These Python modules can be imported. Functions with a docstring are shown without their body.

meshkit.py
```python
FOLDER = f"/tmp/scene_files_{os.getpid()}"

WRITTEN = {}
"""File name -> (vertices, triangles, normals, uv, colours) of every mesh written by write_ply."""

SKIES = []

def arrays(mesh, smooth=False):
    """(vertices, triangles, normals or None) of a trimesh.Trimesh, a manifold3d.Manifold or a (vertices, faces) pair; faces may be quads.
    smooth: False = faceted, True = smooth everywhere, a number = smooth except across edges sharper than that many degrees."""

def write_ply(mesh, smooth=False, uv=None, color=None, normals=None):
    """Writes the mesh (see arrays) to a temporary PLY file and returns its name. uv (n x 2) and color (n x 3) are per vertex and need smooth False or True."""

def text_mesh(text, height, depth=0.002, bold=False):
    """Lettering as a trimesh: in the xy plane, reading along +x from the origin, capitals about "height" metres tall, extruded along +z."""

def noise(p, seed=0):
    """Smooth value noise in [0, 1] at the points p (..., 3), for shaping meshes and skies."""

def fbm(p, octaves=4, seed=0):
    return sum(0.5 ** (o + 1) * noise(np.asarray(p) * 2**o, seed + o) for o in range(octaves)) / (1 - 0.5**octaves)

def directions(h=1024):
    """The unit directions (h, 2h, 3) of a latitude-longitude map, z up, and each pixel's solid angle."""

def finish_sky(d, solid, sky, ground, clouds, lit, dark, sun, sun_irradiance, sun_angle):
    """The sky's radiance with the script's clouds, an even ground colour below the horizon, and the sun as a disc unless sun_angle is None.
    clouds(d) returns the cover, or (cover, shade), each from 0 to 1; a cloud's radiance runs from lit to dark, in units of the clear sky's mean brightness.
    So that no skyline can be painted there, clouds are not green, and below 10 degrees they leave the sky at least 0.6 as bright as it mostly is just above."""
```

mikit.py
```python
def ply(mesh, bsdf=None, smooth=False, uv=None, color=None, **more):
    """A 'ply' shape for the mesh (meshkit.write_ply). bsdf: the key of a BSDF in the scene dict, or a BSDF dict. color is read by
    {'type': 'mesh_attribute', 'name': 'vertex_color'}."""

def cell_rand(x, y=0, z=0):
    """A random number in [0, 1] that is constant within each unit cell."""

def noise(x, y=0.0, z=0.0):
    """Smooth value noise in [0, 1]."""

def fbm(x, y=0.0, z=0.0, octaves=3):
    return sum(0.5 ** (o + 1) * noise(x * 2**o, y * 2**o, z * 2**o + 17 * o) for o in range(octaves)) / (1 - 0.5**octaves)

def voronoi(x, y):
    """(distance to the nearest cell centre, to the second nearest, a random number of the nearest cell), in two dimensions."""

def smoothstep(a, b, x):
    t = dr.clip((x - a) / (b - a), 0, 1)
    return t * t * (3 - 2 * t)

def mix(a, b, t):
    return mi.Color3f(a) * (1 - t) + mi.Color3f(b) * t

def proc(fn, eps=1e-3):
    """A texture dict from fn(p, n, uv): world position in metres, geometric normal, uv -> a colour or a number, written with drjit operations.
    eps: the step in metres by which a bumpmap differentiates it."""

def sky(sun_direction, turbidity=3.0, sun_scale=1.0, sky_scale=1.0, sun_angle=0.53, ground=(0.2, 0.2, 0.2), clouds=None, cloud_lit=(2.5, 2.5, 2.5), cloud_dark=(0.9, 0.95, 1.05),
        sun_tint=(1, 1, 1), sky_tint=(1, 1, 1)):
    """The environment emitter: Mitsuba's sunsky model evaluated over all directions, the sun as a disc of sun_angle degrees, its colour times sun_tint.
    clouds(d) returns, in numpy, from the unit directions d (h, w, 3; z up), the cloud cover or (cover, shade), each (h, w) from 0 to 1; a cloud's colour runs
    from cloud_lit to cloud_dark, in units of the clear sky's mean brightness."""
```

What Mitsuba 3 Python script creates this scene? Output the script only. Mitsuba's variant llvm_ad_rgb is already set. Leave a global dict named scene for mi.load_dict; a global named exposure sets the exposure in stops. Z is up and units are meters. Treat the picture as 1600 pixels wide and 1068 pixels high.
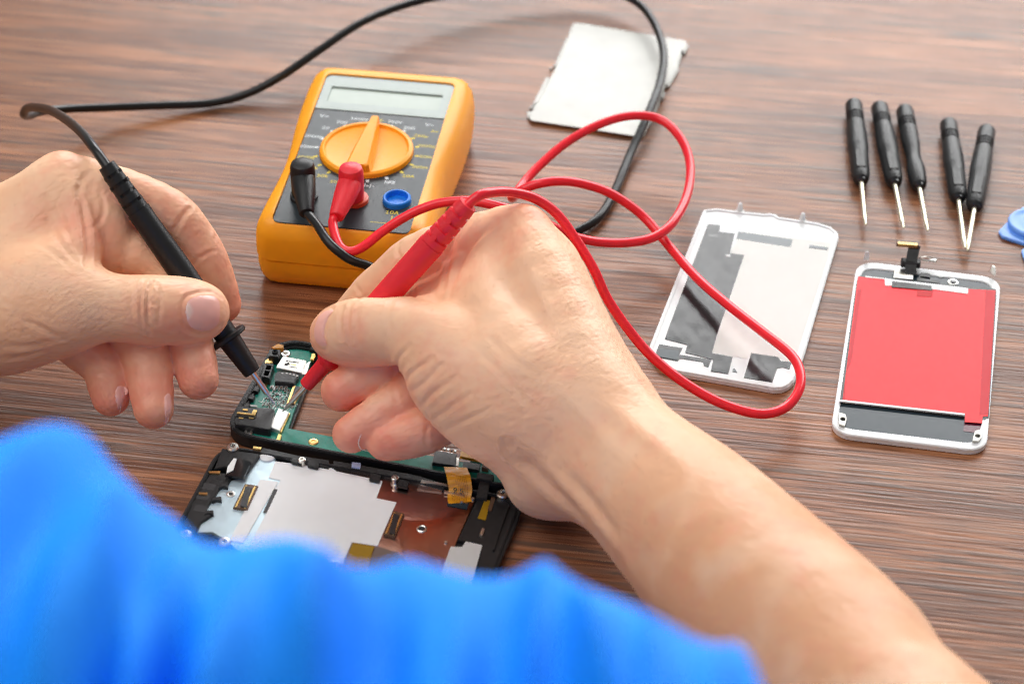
import math, random
import numpy as np, trimesh, manifold3d as m3, mitsuba as mi, drjit as dr
import mikit, meshkit
from shapely.geometry import Polygon, Point, LineString, box as sbox
from shapely import affinity
from scipy.spatial import cKDTree

T = mi.ScalarTransform4f
scene, labels = {}, {}
rng = np.random.default_rng(7)
random.seed(7)

# ---------------------------------------------------------------- camera, lights, exposure (metres)
CAM = np.array([0.0, -808.4, 642.6])            # millimetres
PITCH, FOC = 0.672, 4071.0                       # looking down by PITCH; focal length in pixels of a 1600 px wide frame
FW = np.array([0, math.cos(PITCH), -math.sin(PITCH)])
UP = np.array([0, math.sin(PITCH), math.cos(PITCH)])
scene['camera'] = {
    'type': 'thinlens', 'fov': 2 * math.degrees(math.atan(800 / FOC)), 'fov_axis': 'x',
    'aperture_radius': 0.0044, 'focus_distance': 0.995, 'near_clip': 0.01, 'far_clip': 100.0,
    'to_world': T().look_at(origin=(CAM / 1000).tolist(), target=((CAM + FW * 1000) / 1000).tolist(), up=[0, 0, 1])}


def lamp(key, centre, target, w, h, radiance):
    scene[key] = {'type': 'rectangle',
                  'to_world': T().look_at(origin=centre, target=target, up=[0, 0, 1]) @ T().scale([w / 2, h / 2, 1]),
                  'bsdf': {'type': 'diffuse', 'reflectance': {'type': 'rgb', 'value': [0.5, 0.5, 0.5]}},
                  'emitter': {'type': 'area', 'radiance': {'type': 'rgb', 'value': radiance}}}
    labels[key] = {'kind': 'structure'}


lamp('window_light', [0.95, 2.4, 1.32], [0, 0, 0], 3.4, 1.5, [6.5, 6.48, 6.45])
lamp('overhead_fill', [-1.0, -0.15, 2.3], [-0.1, 0, 0], 2.2, 2.4, [2.2, 2.16, 2.1])  # unseen fill panel added overhead, set to the left to model the shirt folds
scene['room_air_light'] = {'type': 'constant', 'radiance': {'type': 'rgb', 'value': [0.245, 0.238, 0.232]}}
exposure = 0.16

# ---------------------------------------------------------------- helpers: everything below is laid out in millimetres
def at(px, py, z):
    """The point of the level z (mm above the table) that the photograph shows at a pixel of its 1600 x 1068 frame."""
    d = FW + np.array([1, 0, 0]) * (px - 800) / FOC - UP * (py - 534) / FOC
    return CAM + d * ((z - CAM[2]) / d[2])


def pts(rows):
    return np.array([at(*r) for r in rows])


def proj(v):
    q = v - CAM
    d = q @ FW
    return np.c_[800 + FOC * q[:, 0] / d, 534 - FOC * (q @ UP) / d], d


def rgb(*c):
    return {'type': 'rgb', 'value': list(c)}


def key_for(name):
    if name not in scene and name not in labels and not any(k.startswith(name + '__') for k in scene):
        return name
    i = 1
    while True:
        k = f'{name}_{i:03d}'
        if k not in scene and k not in labels and not any(s.startswith(k + '__') for s in scene):
            return k
        i += 1


def thing(name, label, cat, group=None):
    k = key_for(name)
    labels[k] = {'label': label, 'category': cat}
    if group:
        labels[k]['group'] = group
    return k


def tm(mesh):
    if isinstance(mesh, m3.Manifold):
        q = mesh.to_mesh()
        return trimesh.Trimesh(q.vert_properties[:, :3], q.tri_verts, process=False)
    return mesh


def cat(*ms):
    return trimesh.util.concatenate([tm(m) for m in ms])


def part(holder, name, mesh, bsdf, smooth=35, label=None, **more):
    k = key_for((holder + '__' + name) if holder else name)
    m = tm(mesh).copy()
    m.vertices = np.asarray(m.vertices) * 0.001
    scene[k] = mikit.ply(m, bsdf, smooth=smooth, **more)
    if label:
        labels[k] = {'label': label}
    return k


def mf(mesh):
    mesh = tm(mesh)
    return m3.Manifold(m3.Mesh(np.asarray(mesh.vertices, np.float32), np.asarray(mesh.faces, np.uint32)))


def extrude(poly, z0, z1):
    out = []
    for g in getattr(poly, 'geoms', [poly]):
        if g.is_empty or g.area < 1e-6:
            continue
        q = trimesh.creation.extrude_polygon(g, z1 - z0, engine='earcut')
        q.apply_translation([0, 0, z0])
        out.append(q)
    return trimesh.util.concatenate(out)


def pxpoly(rows, z, r=0.0):
    """A polygon on the level z through pixels; r rounds its corners (mm)."""
    p = Polygon([at(x, y, z)[:2] for x, y in rows])
    if not p.is_valid:
        p = p.buffer(0)
    return rounded(p, r) if r else p


def rounded(p, r):
    return p.buffer(-r, join_style=1).buffer(2 * r, join_style=1, quad_segs=6).buffer(-r, join_style=1, quad_segs=6)


def slab(poly, z0, z1, b=0.25):
    """A plate with an eased upper edge."""
    if b <= 0 or z1 - z0 <= b * 1.2:
        return extrude(poly, z0, z1)
    ms = [extrude(poly, z0, z1 - b), ]
    q = poly.buffer(-b * 0.45)
    if not q.is_empty:
        ms.append(extrude(q, z1 - b - 0.01, z1 - b * 0.4))
    q = poly.buffer(-b)
    if not q.is_empty:
        ms.append(extrude(q, z1 - b * 0.4 - 0.01, z1))
    return trimesh.util.concatenate(ms)


def px_slab(rows, z0, z1, b=0.25, r=0.0):
    return slab(pxpoly(rows, z1, r), z0, z1, b)


def from_zoom(rows, scale, ox, oy):
    return [(ox + u / scale, oy + v / scale) for u, v in rows]


def spline(p, n):
    """Centripetal-like Catmull-Rom through the rows of p (any number of columns), n steps a piece."""
    p = np.asarray(p, float)
    q = np.vstack([2 * p[0] - p[1], p, 2 * p[-1] - p[-2]])
    out = []
    t = np.linspace(0, 1, n, endpoint=False)[:, None]
    for i in range(len(p) - 1):
        a, b, c, d = q[i:i + 4]
        out.append(0.5 * ((2 * b) + (c - a) * t + (2 * a - 5 * b + 4 * c - d) * t ** 2 + (3 * b - a - 3 * c + d) * t ** 3))
    return np.vstack(out + [p[-1:]])


def even(path, step):
    s = np.r_[0, np.cumsum(np.linalg.norm(np.diff(path[:, :3], axis=0), axis=1))]
    n = max(2, int(s[-1] / step) + 1)
    u = np.linspace(0, s[-1], n)
    return np.stack([np.interp(u, s, path[:, k]) for k in range(path.shape[1])], 1)


def frames(path):
    t = np.gradient(path, axis=0)
    t /= np.linalg.norm(t, axis=1, keepdims=True)
    a = np.cross(t[0], [0, 0, 1.0] if abs(t[0, 2]) < 0.9 else [1.0, 0, 0])
    a /= np.linalg.norm(a)
    A = [a]
    for i in range(1, len(path)):
        a = A[-1] - t[i] * (A[-1] @ t[i])
        A.append(a / np.linalg.norm(a))
    A = np.array(A)
    return t, A, np.cross(t, A)


def tube(path, r, n=16, caps=True):
    path = np.asarray(path, float)
    r = np.broadcast_to(r, len(path))
    t, a, b = frames(path)
    th = np.arange(n) * 2 * np.pi / n
    v = path[:, None] + r[:, None, None] * (np.cos(th)[None, :, None] * a[:, None] + np.sin(th)[None, :, None] * b[:, None])
    v = v.reshape(-1, 3)
    i, j = np.meshgrid(np.arange(len(path) - 1), np.arange(n), indexing='ij')
    k = (j + 1) % n
    f = np.stack([i * n + j, i * n + k, (i + 1) * n + k, (i + 1) * n + j], -1).reshape(-1, 4)
    f = np.vstack([f[:, [0, 1, 2]], f[:, [0, 2, 3]]])
    if caps:
        v = np.vstack([v, path[:1], path[-1:]])
        j = np.arange(n)
        L = (len(path) - 1) * n
        f = np.vstack([f, np.stack([j * 0 + len(v) - 2, (j + 1) % n, j], 1), np.stack([j * 0 + len(v) - 1, L + j, L + (j + 1) % n], 1)])
    return trimesh.Trimesh(v, f, process=False)


def lathe(a, b, prof, n=28):
    """Turned solid on the axis a to b; prof rows are (mm along the axis, radius)."""
    a, b = np.asarray(a, float), np.asarray(b, float)
    d = (b - a) / np.linalg.norm(b - a)
    prof = np.asarray(prof, float)
    x = np.cross(d, [0, 0, 1.0] if abs(d[2]) < 0.9 else [1.0, 0, 0])
    x /= np.linalg.norm(x)
    y = np.cross(d, x)
    th = np.arange(n) * 2 * np.pi / n
    ring = np.cos(th)[:, None] * x + np.sin(th)[:, None] * y
    v = np.vstack([a + d * t + ring * max(r, 1e-4) for t, r in prof])
    f = []
    for i in range(len(prof) - 1):
        j = np.arange(n)
        k = (j + 1) % n
        q = np.stack([i * n + j, i * n + k, (i + 1) * n + k, (i + 1) * n + j], 1)
        f += [q[:, [0, 2, 1]], q[:, [0, 3, 2]]] if False else [q[:, [0, 1, 2]], q[:, [0, 2, 3]]]
    j = np.arange(1, n - 1)
    L = (len(prof) - 1) * n
    f += [np.stack([j * 0, j + 1, j], 1), np.stack([j * 0 + L, L + j, L + j + 1], 1)]
    m = trimesh.Trimesh(v, np.vstack(f), process=False)
    if m.volume < 0:
        m.invert()
    return m


def hull(points):
    return trimesh.convex.convex_hull(np.asarray(points, float))


def rbox(x0, x1, y0, y1, z0, z1, r=0.3, m=None):
    """A box with eased edges; m: a 4 x 4 placing it."""
    p = []
    for x, sx in ((x0, 1), (x1, -1)):
        for y, sy in ((y0, 1), (y1, -1)):
            for z, sz in ((z0, 1), (z1, -1)):
                p += [(x + sx * r, y + sy * r, z), (x + sx * r, y, z + sz * r), (x, y + sy * r, z + sz * r)]
    h = hull(p)
    if m is not None:
        h.apply_transform(m)
    return h


def place_m(cx, cy, ang, z=0.0):
    c, s = math.cos(ang), math.sin(ang)
    return np.array([[c, -s, 0, cx], [s, c, 0, cy], [0, 0, 1, z], [0, 0, 0, 1.0]])


def ball(c, r, sub=2):
    m = trimesh.creation.icosphere(subdivisions=sub, radius=1.0)
    m.apply_scale(r)
    m.apply_translation(c)
    return m

# ---------------------------------------------------------------- materials
def principled(key, color, rough=0.5, metal=0.0, spec=0.5, bump=None, bump_scale=1.0, **more):
    b = {'type': 'principled', 'base_color': color if isinstance(color, dict) else rgb(*color), 'roughness': rough, 'metallic': metal, 'specular': spec, **more}
    if bump is not None:
        b = {'type': 'bumpmap', 'arbitrary': mikit.proc(bump, eps=2e-4), 'scale': bump_scale, 'bsdf': b}
    scene[key] = {'type': 'twosided', 'bsdf': b}


def wood_coords(p):
    c, s = math.cos(-0.15), math.sin(-0.15)
    return p.x * c + p.y * s, -p.x * s + p.y * c


def wood_warp(u, v):
    return v + 0.0009 * (mikit.fbm(u * 12, v * 20, 3.1, 2) - 0.5) + 0.007 * (mikit.noise(u * 3, v * 5, 9.0) - 0.5)


def wood_color(p, n, uv):
    u, v = wood_coords(p)
    w = wood_warp(u, v)
    broad = mikit.fbm(u * 6, w * 70, 1.0, 3)
    mid = mikit.fbm(u * 15, w * 560, 5.0, 2)
    dash = mikit.noise(u * 34, w * 900, 8.0)
    fine = mikit.noise(u * 80, w * 1800, 2.0)
    tone = 0.34 * broad + 0.36 * mid + 0.30 * fine
    c = mikit.mix([0.120, 0.041, 0.017], [0.33, 0.130, 0.056], mikit.smoothstep(0.32, 0.66, tone))
    c = mikit.mix(c, [0.43, 0.195, 0.092], 0.6 * mikit.smoothstep(0.55, 0.74, tone))
    band = mikit.smoothstep(0.36, 0.62, mikit.fbm(u * 7, w * 46, 77.0, 3))
    c = mikit.mix(c, [0.050, 0.032, 0.024], (0.25 + 0.48 * band) * mikit.smoothstep(0.50, 0.72, 0.62 * dash + 0.38 * fine))
    return mikit.mix(c, [0.090, 0.068, 0.056], 0.35 * band * mikit.smoothstep(0.45, 0.7, mid))


def wood_bump(p, n, uv):
    u, v = wood_coords(p)
    w = wood_warp(u, v)
    return 0.6 * mikit.noise(u * 34, w * 900, 8.0) + 0.4 * mikit.noise(u * 80, w * 1800, 2.0)


principled('wood_laminate', mikit.proc(wood_color), 0.36, spec=0.40, bump=wood_bump, bump_scale=1.5e-4)


def skin_bump(p, n, uv):
    q = 0.0012 * mikit.noise(p.x * 160, p.y * 160, p.z * 160)
    a = mikit.noise((p.x + q) * 760, (p.y - q) * 760, p.z * 760)
    b = mikit.noise((p.x + p.y * 0.7 + q) * 300, (p.y - p.x * 0.7) * 1050, p.z * 700)
    d = mikit.noise((p.x - p.y * 0.5) * 950, (p.y + p.x * 0.5 + q) * 320, p.z * 700 + 3)
    return 0.45 * a + 0.5 * b + 0.5 * d + 0.5 * mikit.fbm(p.x * 120, p.y * 120, p.z * 120, 2)


principled('skin', {'type': 'mesh_attribute', 'name': 'vertex_color'}, 0.44, spec=0.40, bump=skin_bump, bump_scale=3.0e-4)
principled('nail', {'type': 'mesh_attribute', 'name': 'vertex_color'}, 0.24, spec=0.5, clearcoat=0.4, bump=lambda p, n, uv: mikit.noise(p.x * 60, p.y * 1500, p.z * 300), bump_scale=3e-5)
principled('nail_edge', (0.82, 0.76, 0.68), 0.35)


def grain(base, amount, scale):
    return mikit.proc(lambda p, n, uv: mi.Color3f(*base) * (1 - amount + 2 * amount * mikit.fbm(p.x * scale, p.y * scale, p.z * scale, 3)))


def rough_bump(scale):
    return lambda p, n, uv: mikit.fbm(p.x * scale, p.y * scale, p.z * scale, 2)


principled('orange_plastic', grain((0.94, 0.375, 0.006), 0.04, 220), 0.42, bump=rough_bump(2600), bump_scale=4e-5)
principled('orange_smooth', grain((0.94, 0.345, 0.006), 0.03, 220), 0.38, spec=0.32)
principled('slate_panel', grain((0.026, 0.035, 0.041), 0.12, 300), 0.36, spec=0.4, bump=rough_bump(3000), bump_scale=3e-5)
principled('white_ink', (0.62, 0.66, 0.68), 0.6)
principled('yellow_ink', (0.62, 0.50, 0.06), 0.6)
principled('black_ink', (0.015, 0.015, 0.015), 0.6)
principled('black_rubber', grain((0.011, 0.012, 0.013), 0.2, 300), 0.42, spec=0.35, bump=rough_bump(2600), bump_scale=4e-5)
principled('black_cable', grain((0.010, 0.011, 0.012), 0.15, 200), 0.27, spec=0.35)
principled('red_rubber', grain((0.76, 0.020, 0.034), 0.07, 200), 0.42, bump=rough_bump(2600), bump_scale=4e-5)
principled('red_cable', grain((0.85, 0.018, 0.034), 0.05, 150), 0.23)
principled('red_ring', (0.62, 0.06, 0.015), 0.35)
principled('red_film_deep2', (0.56, 0.016, 0.026), 0.5, spec=0.3)
principled('slot_gray', (0.10, 0.12, 0.13), 0.3)
principled('blue_plastic', (0.010, 0.19, 0.70), 0.32, spec=0.35)
principled('blue_pick_plastic', grain((0.13, 0.32, 0.80), 0.06, 200), 0.33)
principled('lcd_bezel', (0.27, 0.325, 0.30), 0.3)
principled('lcd_screen', grain((0.29, 0.35, 0.30), 0.03, 60), 0.25)
principled('dark_recess', (0.02, 0.02, 0.022), 0.5)
principled('white_plastic', grain((0.68, 0.70, 0.705), 0.02, 200), 0.30)
principled('plate_edge', grain((0.30, 0.30, 0.28), 0.1, 300), 0.4, metal=0.5)
principled('cream_sheet', grain((0.65, 0.64, 0.61), 0.03, 90), 0.55)
principled('white_paper', grain((0.74, 0.75, 0.75), 0.035, 140), 0.6, bump=rough_bump(200), bump_scale=1.2e-4)
principled('gray_tape', grain((0.52, 0.52, 0.50), 0.04, 150), 0.4)
principled('black_plastic', grain((0.012, 0.013, 0.014), 0.25, 500), 0.40, spec=0.4, bump=rough_bump(1800), bump_scale=5e-5)
principled('black_gloss', (0.008, 0.010, 0.012), 0.07, spec=0.6)
principled('black_tape', (0.012, 0.014, 0.016), 0.2, spec=0.4, bump=lambda p, n, uv: mikit.fbm(p.x * 130, p.y * 60, 0, 3), bump_scale=3.5e-4)
principled('red_film', grain((0.86, 0.028, 0.036), 0.03, 90), 0.5, spec=0.35)
principled('red_film_deep', (0.55, 0.006, 0.010), 0.5, spec=0.25)
principled('maroon_film', (0.10, 0.015, 0.035), 0.2)
principled('smoke_glass', (0.022, 0.036, 0.046), 0.1, spec=0.26)
principled('pcb_green', grain((0.006, 0.20, 0.145), 0.25, 500), 0.30)
principled('solder', grain((0.45, 0.47, 0.46), 0.25, 3000), 0.35, metal=0.6)
principled('chip_black', grain((0.018, 0.019, 0.020), 0.3, 900), 0.38)
principled('chip_brown', (0.10, 0.05, 0.025), 0.4)
principled('gold', grain((0.85, 0.58, 0.22), 0.12, 600), 0.26, metal=1.0)
principled('dull_steel', (0.40, 0.39, 0.36), 0.35, metal=0.8)
principled('silver', grain((0.78, 0.77, 0.72), 0.06, 300), 0.27, metal=1.0)
principled('shield_steel', grain((0.84, 0.83, 0.78), 0.05, 120), 0.42, metal=0.75, bump=rough_bump(160), bump_scale=1e-4)
principled('plate_steel', grain((0.42, 0.42, 0.395), 0.09, 120), 0.45, metal=0.3, bump=rough_bump(90), bump_scale=2.5e-4)
principled('blue_steel', grain((0.56, 0.70, 0.77), 0.10, 140), 0.34, metal=0.55, bump=rough_bump(160), bump_scale=1.6e-4)
principled('copper_mirror', (0.52, 0.37, 0.33), 0.04, metal=1.0)
principled('chrome', (0.86, 0.86, 0.87), 0.16, metal=1.0)
principled('tool_steel', grain((0.78, 0.74, 0.58), 0.06, 300), 0.3, metal=0.8)
principled('amber_flex', grain((0.62, 0.27, 0.012), 0.15, 500), 0.28)
principled('amber_trace', (0.36, 0.13, 0.004), 0.35)
principled('kapton', (0.30, 0.17, 0.01), 0.2)
principled('pale_blue_plastic', (0.35, 0.42, 0.62), 0.35)


def cloth_bump(p, n, uv):
    return mikit.fbm(p.x * 60, p.y * 60, p.z * 60, 3) + 0.1 * mikit.noise(p.x * 1600, p.y * 1600, p.z * 1600)


principled('blue_cotton', grain((0.001, 0.23, 0.86), 0.05, 60), 0.75, spec=0.25, sheen=0.6, sheen_tint=0.7, bump=cloth_bump, bump_scale=8e-4)

# ---------------------------------------------------------------- the table top
tb = sbox(-900, -268, 1100, 900)
part(None, 'table_top', slab(tb, -25, 0, 2), 'wood_laminate', smooth=False)
labels['table_top'] = {'kind': 'structure', 'label': 'brown wood laminate table top with fine streaky grain'}

# ---------------------------------------------------------------- the person: one body from smooth blended bones
class Field:
    """Signed distance on a grid (mm), built from tapered bones that blend into one another."""

    def __init__(self, lo, hi, h):
        self.lo, self.h = np.array(lo, float), h
        self.n = np.ceil((np.array(hi, float) - self.lo) / h).astype(int) + 1
        self.d = np.full(self.n, 60.0, np.float32)

    def box(self, lo, hi):
        a = np.clip(np.floor((lo - self.lo) / self.h).astype(int), 0, self.n - 1)
        b = np.clip(np.ceil((hi - self.lo) / self.h).astype(int) + 1, 1, self.n)
        ax = [np.arange(a[k], b[k]) * self.h + self.lo[k] for k in range(3)]
        return tuple(slice(a[k], b[k]) for k in range(3)), np.meshgrid(*ax, indexing='ij', sparse=True)

    @staticmethod
    def cone(g, a, b, ra, rb):
        X, Y, Z = g[0] - a[0], g[1] - a[1], g[2] - a[2]
        ba = b - a
        l2 = float(ba @ ba)
        rr = ra - rb
        a2 = l2 - rr * rr
        il2 = 1 / l2
        y = X * ba[0] + Y * ba[1] + Z * ba[2]
        z = y - l2
        x2 = ((X * l2 - ba[0] * y) ** 2 + (Y * l2 - ba[1] * y) ** 2 + (Z * l2 - ba[2] * y) ** 2)
        y2, z2 = y * y * l2, z * z * l2
        k = np.sign(rr) * rr * rr * x2
        d = (np.sqrt(np.maximum(x2 * a2 * il2, 0)) + y * rr) * il2 - ra
        d = np.where(np.sign(z) * a2 * z2 > k, np.sqrt(x2 + z2) * il2 - rb, d)
        d = np.where(np.sign(y) * a2 * y2 < k, np.sqrt(x2 + y2) * il2 - ra, d)
        return d.astype(np.float32)

    def limb(self, chain, k, steps=3):
        """A chain of rows (x, y, z, r) run through a spline, as a field of its own; returns (slices, field)."""
        c = np.asarray(chain, float)
        if len(c) > 2:
            c = spline(c, steps)
        m = 11
        s, g = self.box((c[:, :3] - c[:, 3:]).min(0) - m, (c[:, :3] + c[:, 3:]).max(0) + m)
        out = np.full([x.stop - x.start for x in s], 60.0, np.float32)
        for a, b in zip(c[:-1], c[1:]):
            t, gg = self.box(np.minimum(a[:3] - a[3], b[:3] - b[3]) - m, np.maximum(a[:3] + a[3], b[:3] + b[3]) + m)
            u = tuple(slice(x.start - y.start, x.stop - y.start) for x, y in zip(t, s))
            out[u] = smin(out[u], self.cone(gg, a[:3], b[:3], a[3], b[3]), k)
        return s, out

    def add(self, chain, k=4.0, joint=1.5):
        s, d = self.limb(chain, joint)
        self.d[s] = smin(self.d[s], d, k)

    def cut(self, chain, k=2.0):
        s, d = self.limb(chain, 1.0)
        self.d[s] = -smin(-self.d[s], d, k)

    def surface(self):
        d, n = self.d, self.n
        ins = d < 0
        cell = np.zeros(n - 1, np.int8)
        for a, b, c in np.ndindex(2, 2, 2):
            cell += ins[a:n[0] - 1 + a, b:n[1] - 1 + b, c:n[2] - 1 + c]
        act = (cell > 0) & (cell < 8)
        I = np.argwhere(act)
        num = np.full(n - 1, -1, np.int32)
        num[act] = np.arange(len(I))
        acc, cnt = np.zeros((len(I), 3)), np.zeros(len(I))
        corners = list(np.ndindex(2, 2, 2))
        val = {c: d[I[:, 0] + c[0], I[:, 1] + c[1], I[:, 2] + c[2]] for c in corners}
        for c in corners:
            for ax in range(3):
                if c[ax] == 0:
                    e = list(c)
                    e[ax] = 1
                    v0, v1 = val[c], val[tuple(e)]
                    x = (v0 < 0) != (v1 < 0)
                    t = np.where(x, v0 / np.where(x, v0 - v1, 1), 0)
                    p = np.tile(np.array(c, float), (len(I), 1))
                    p[:, ax] = t
                    acc += p * x[:, None]
                    cnt += x
        v = (I + acc / cnt[:, None]) * self.h + self.lo
        quads = []
        for ax in range(3):
            o1, o2 = (ax + 1) % 3, (ax + 2) % 3
            sl0, sl1 = [slice(1, -1)] * 3, [slice(1, -1)] * 3
            sl0[ax], sl1[ax] = slice(0, -1), slice(1, None)
            A, B = ins[tuple(sl0)], ins[tuple(sl1)]
            E = np.argwhere(A != B)
            base = E.copy()
            base[:, o1] += 1
            base[:, o2] += 1
            flip = A[tuple(E.T)]
            def cid(s1, s2):
                q = base.copy()
                q[:, o1] -= s1
                q[:, o2] -= s2
                return num[tuple(q.T)]
            q = np.stack([cid(1, 1), cid(0, 1), cid(0, 0), cid(1, 0)], 1)
            q[~flip] = q[~flip][:, ::-1]
            quads.append(q)
        q = np.vstack(quads)
        q = q[(q >= 0).all(1)]
        m = trimesh.Trimesh(v, np.vstack([q[:, [0, 1, 2]], q[:, [0, 2, 3]]]), process=False)
        return m


def smin(a, b, k):
    h = np.maximum(k - np.abs(a - b), 0) / k
    return np.minimum(a, b) - h * h * k * 0.25


def laplacian(m, rounds, lam=0.5, mu=-0.52):
    from scipy.sparse import coo_matrix, diags
    f = m.faces
    i = np.r_[f[:, 0], f[:, 1], f[:, 2], f[:, 1], f[:, 2], f[:, 0]]
    j = np.r_[f[:, 1], f[:, 2], f[:, 0], f[:, 0], f[:, 1], f[:, 2]]
    n = len(m.vertices)
    W = coo_matrix((np.ones(len(i)), (i, j)), shape=(n, n)).tocsr()
    W.data[:] = 1
    W = diags(1 / np.maximum(np.asarray(W.sum(1)).ravel(), 1)) @ W
    v = np.array(m.vertices)
    for _ in range(rounds):
        v = v + lam * (W @ v - v)
        v = v + mu * (W @ v - v)
    m.vertices = v
    return m


def vnormals(v, f):
    n = np.zeros_like(v)
    c = np.cross(v[f[:, 1]] - v[f[:, 0]], v[f[:, 2]] - v[f[:, 0]])
    for k in range(3):
        np.add.at(n, f[:, k], c)
    return n / np.maximum(np.linalg.norm(n, axis=1, keepdims=True), 1e-12)


def J(px, py, z, r):
    return [*at(px, py, z), r]


def on_surface(m, rows, n=None):
    """Where lines of sight through pixels first meet a mesh: the skin's own points, for creases and nails."""
    v = np.asarray(m.vertices)
    uv, dep = proj(v)
    tree = cKDTree(uv)
    out = []
    for x, y in rows:
        c = tree.query_ball_point([x, y], 6)
        if not c:
            continue
        c = np.array(c)
        near = c[dep[c] < dep[c].min() + 3.0]
        w = np.exp(-((uv[near] - [x, y]) ** 2).sum(1) / 6)
        out.append((v[near] * w[:, None]).sum(0) / w.sum())
    return np.array(out)


def crease(m, nrm, lines):
    """Fold lines pressed into the skin: (pixel rows, depth mm, half width mm)."""
    v = np.asarray(m.vertices)
    off = np.zeros(len(v))
    v = v + nrm * ((meshkit.fbm(v / 16.0, 3, 41) - 0.5) * 0.27 + (meshkit.fbm(v / 4.5, 2, 43) - 0.5) * 0.14)[:, None] * (len(lines) > 5)
    for rows, depth, w in lines:
        p = on_surface(m, even(spline(rows, 8), 3.0) if len(rows) > 2 else even(np.array(rows, float), 3.0))
        if len(p) < 2:
            continue
        p = even(p, 0.4)
        d, i = cKDTree(p).query(v, distance_upper_bound=w * 5)
        ok = np.isfinite(d)
        fade = np.sin(np.pi * np.clip((i[ok] + 0.5) / len(p), 0.06, 0.94)) ** 0.5
        x = d[ok] / w
        off[ok] += fade * depth * (-np.exp(-x * x) + 0.42 * np.exp(-((x - 2.1) ** 2) / 1.1))
    m.vertices = v + nrm * off[:, None]
    return m


H = 0.8
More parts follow.
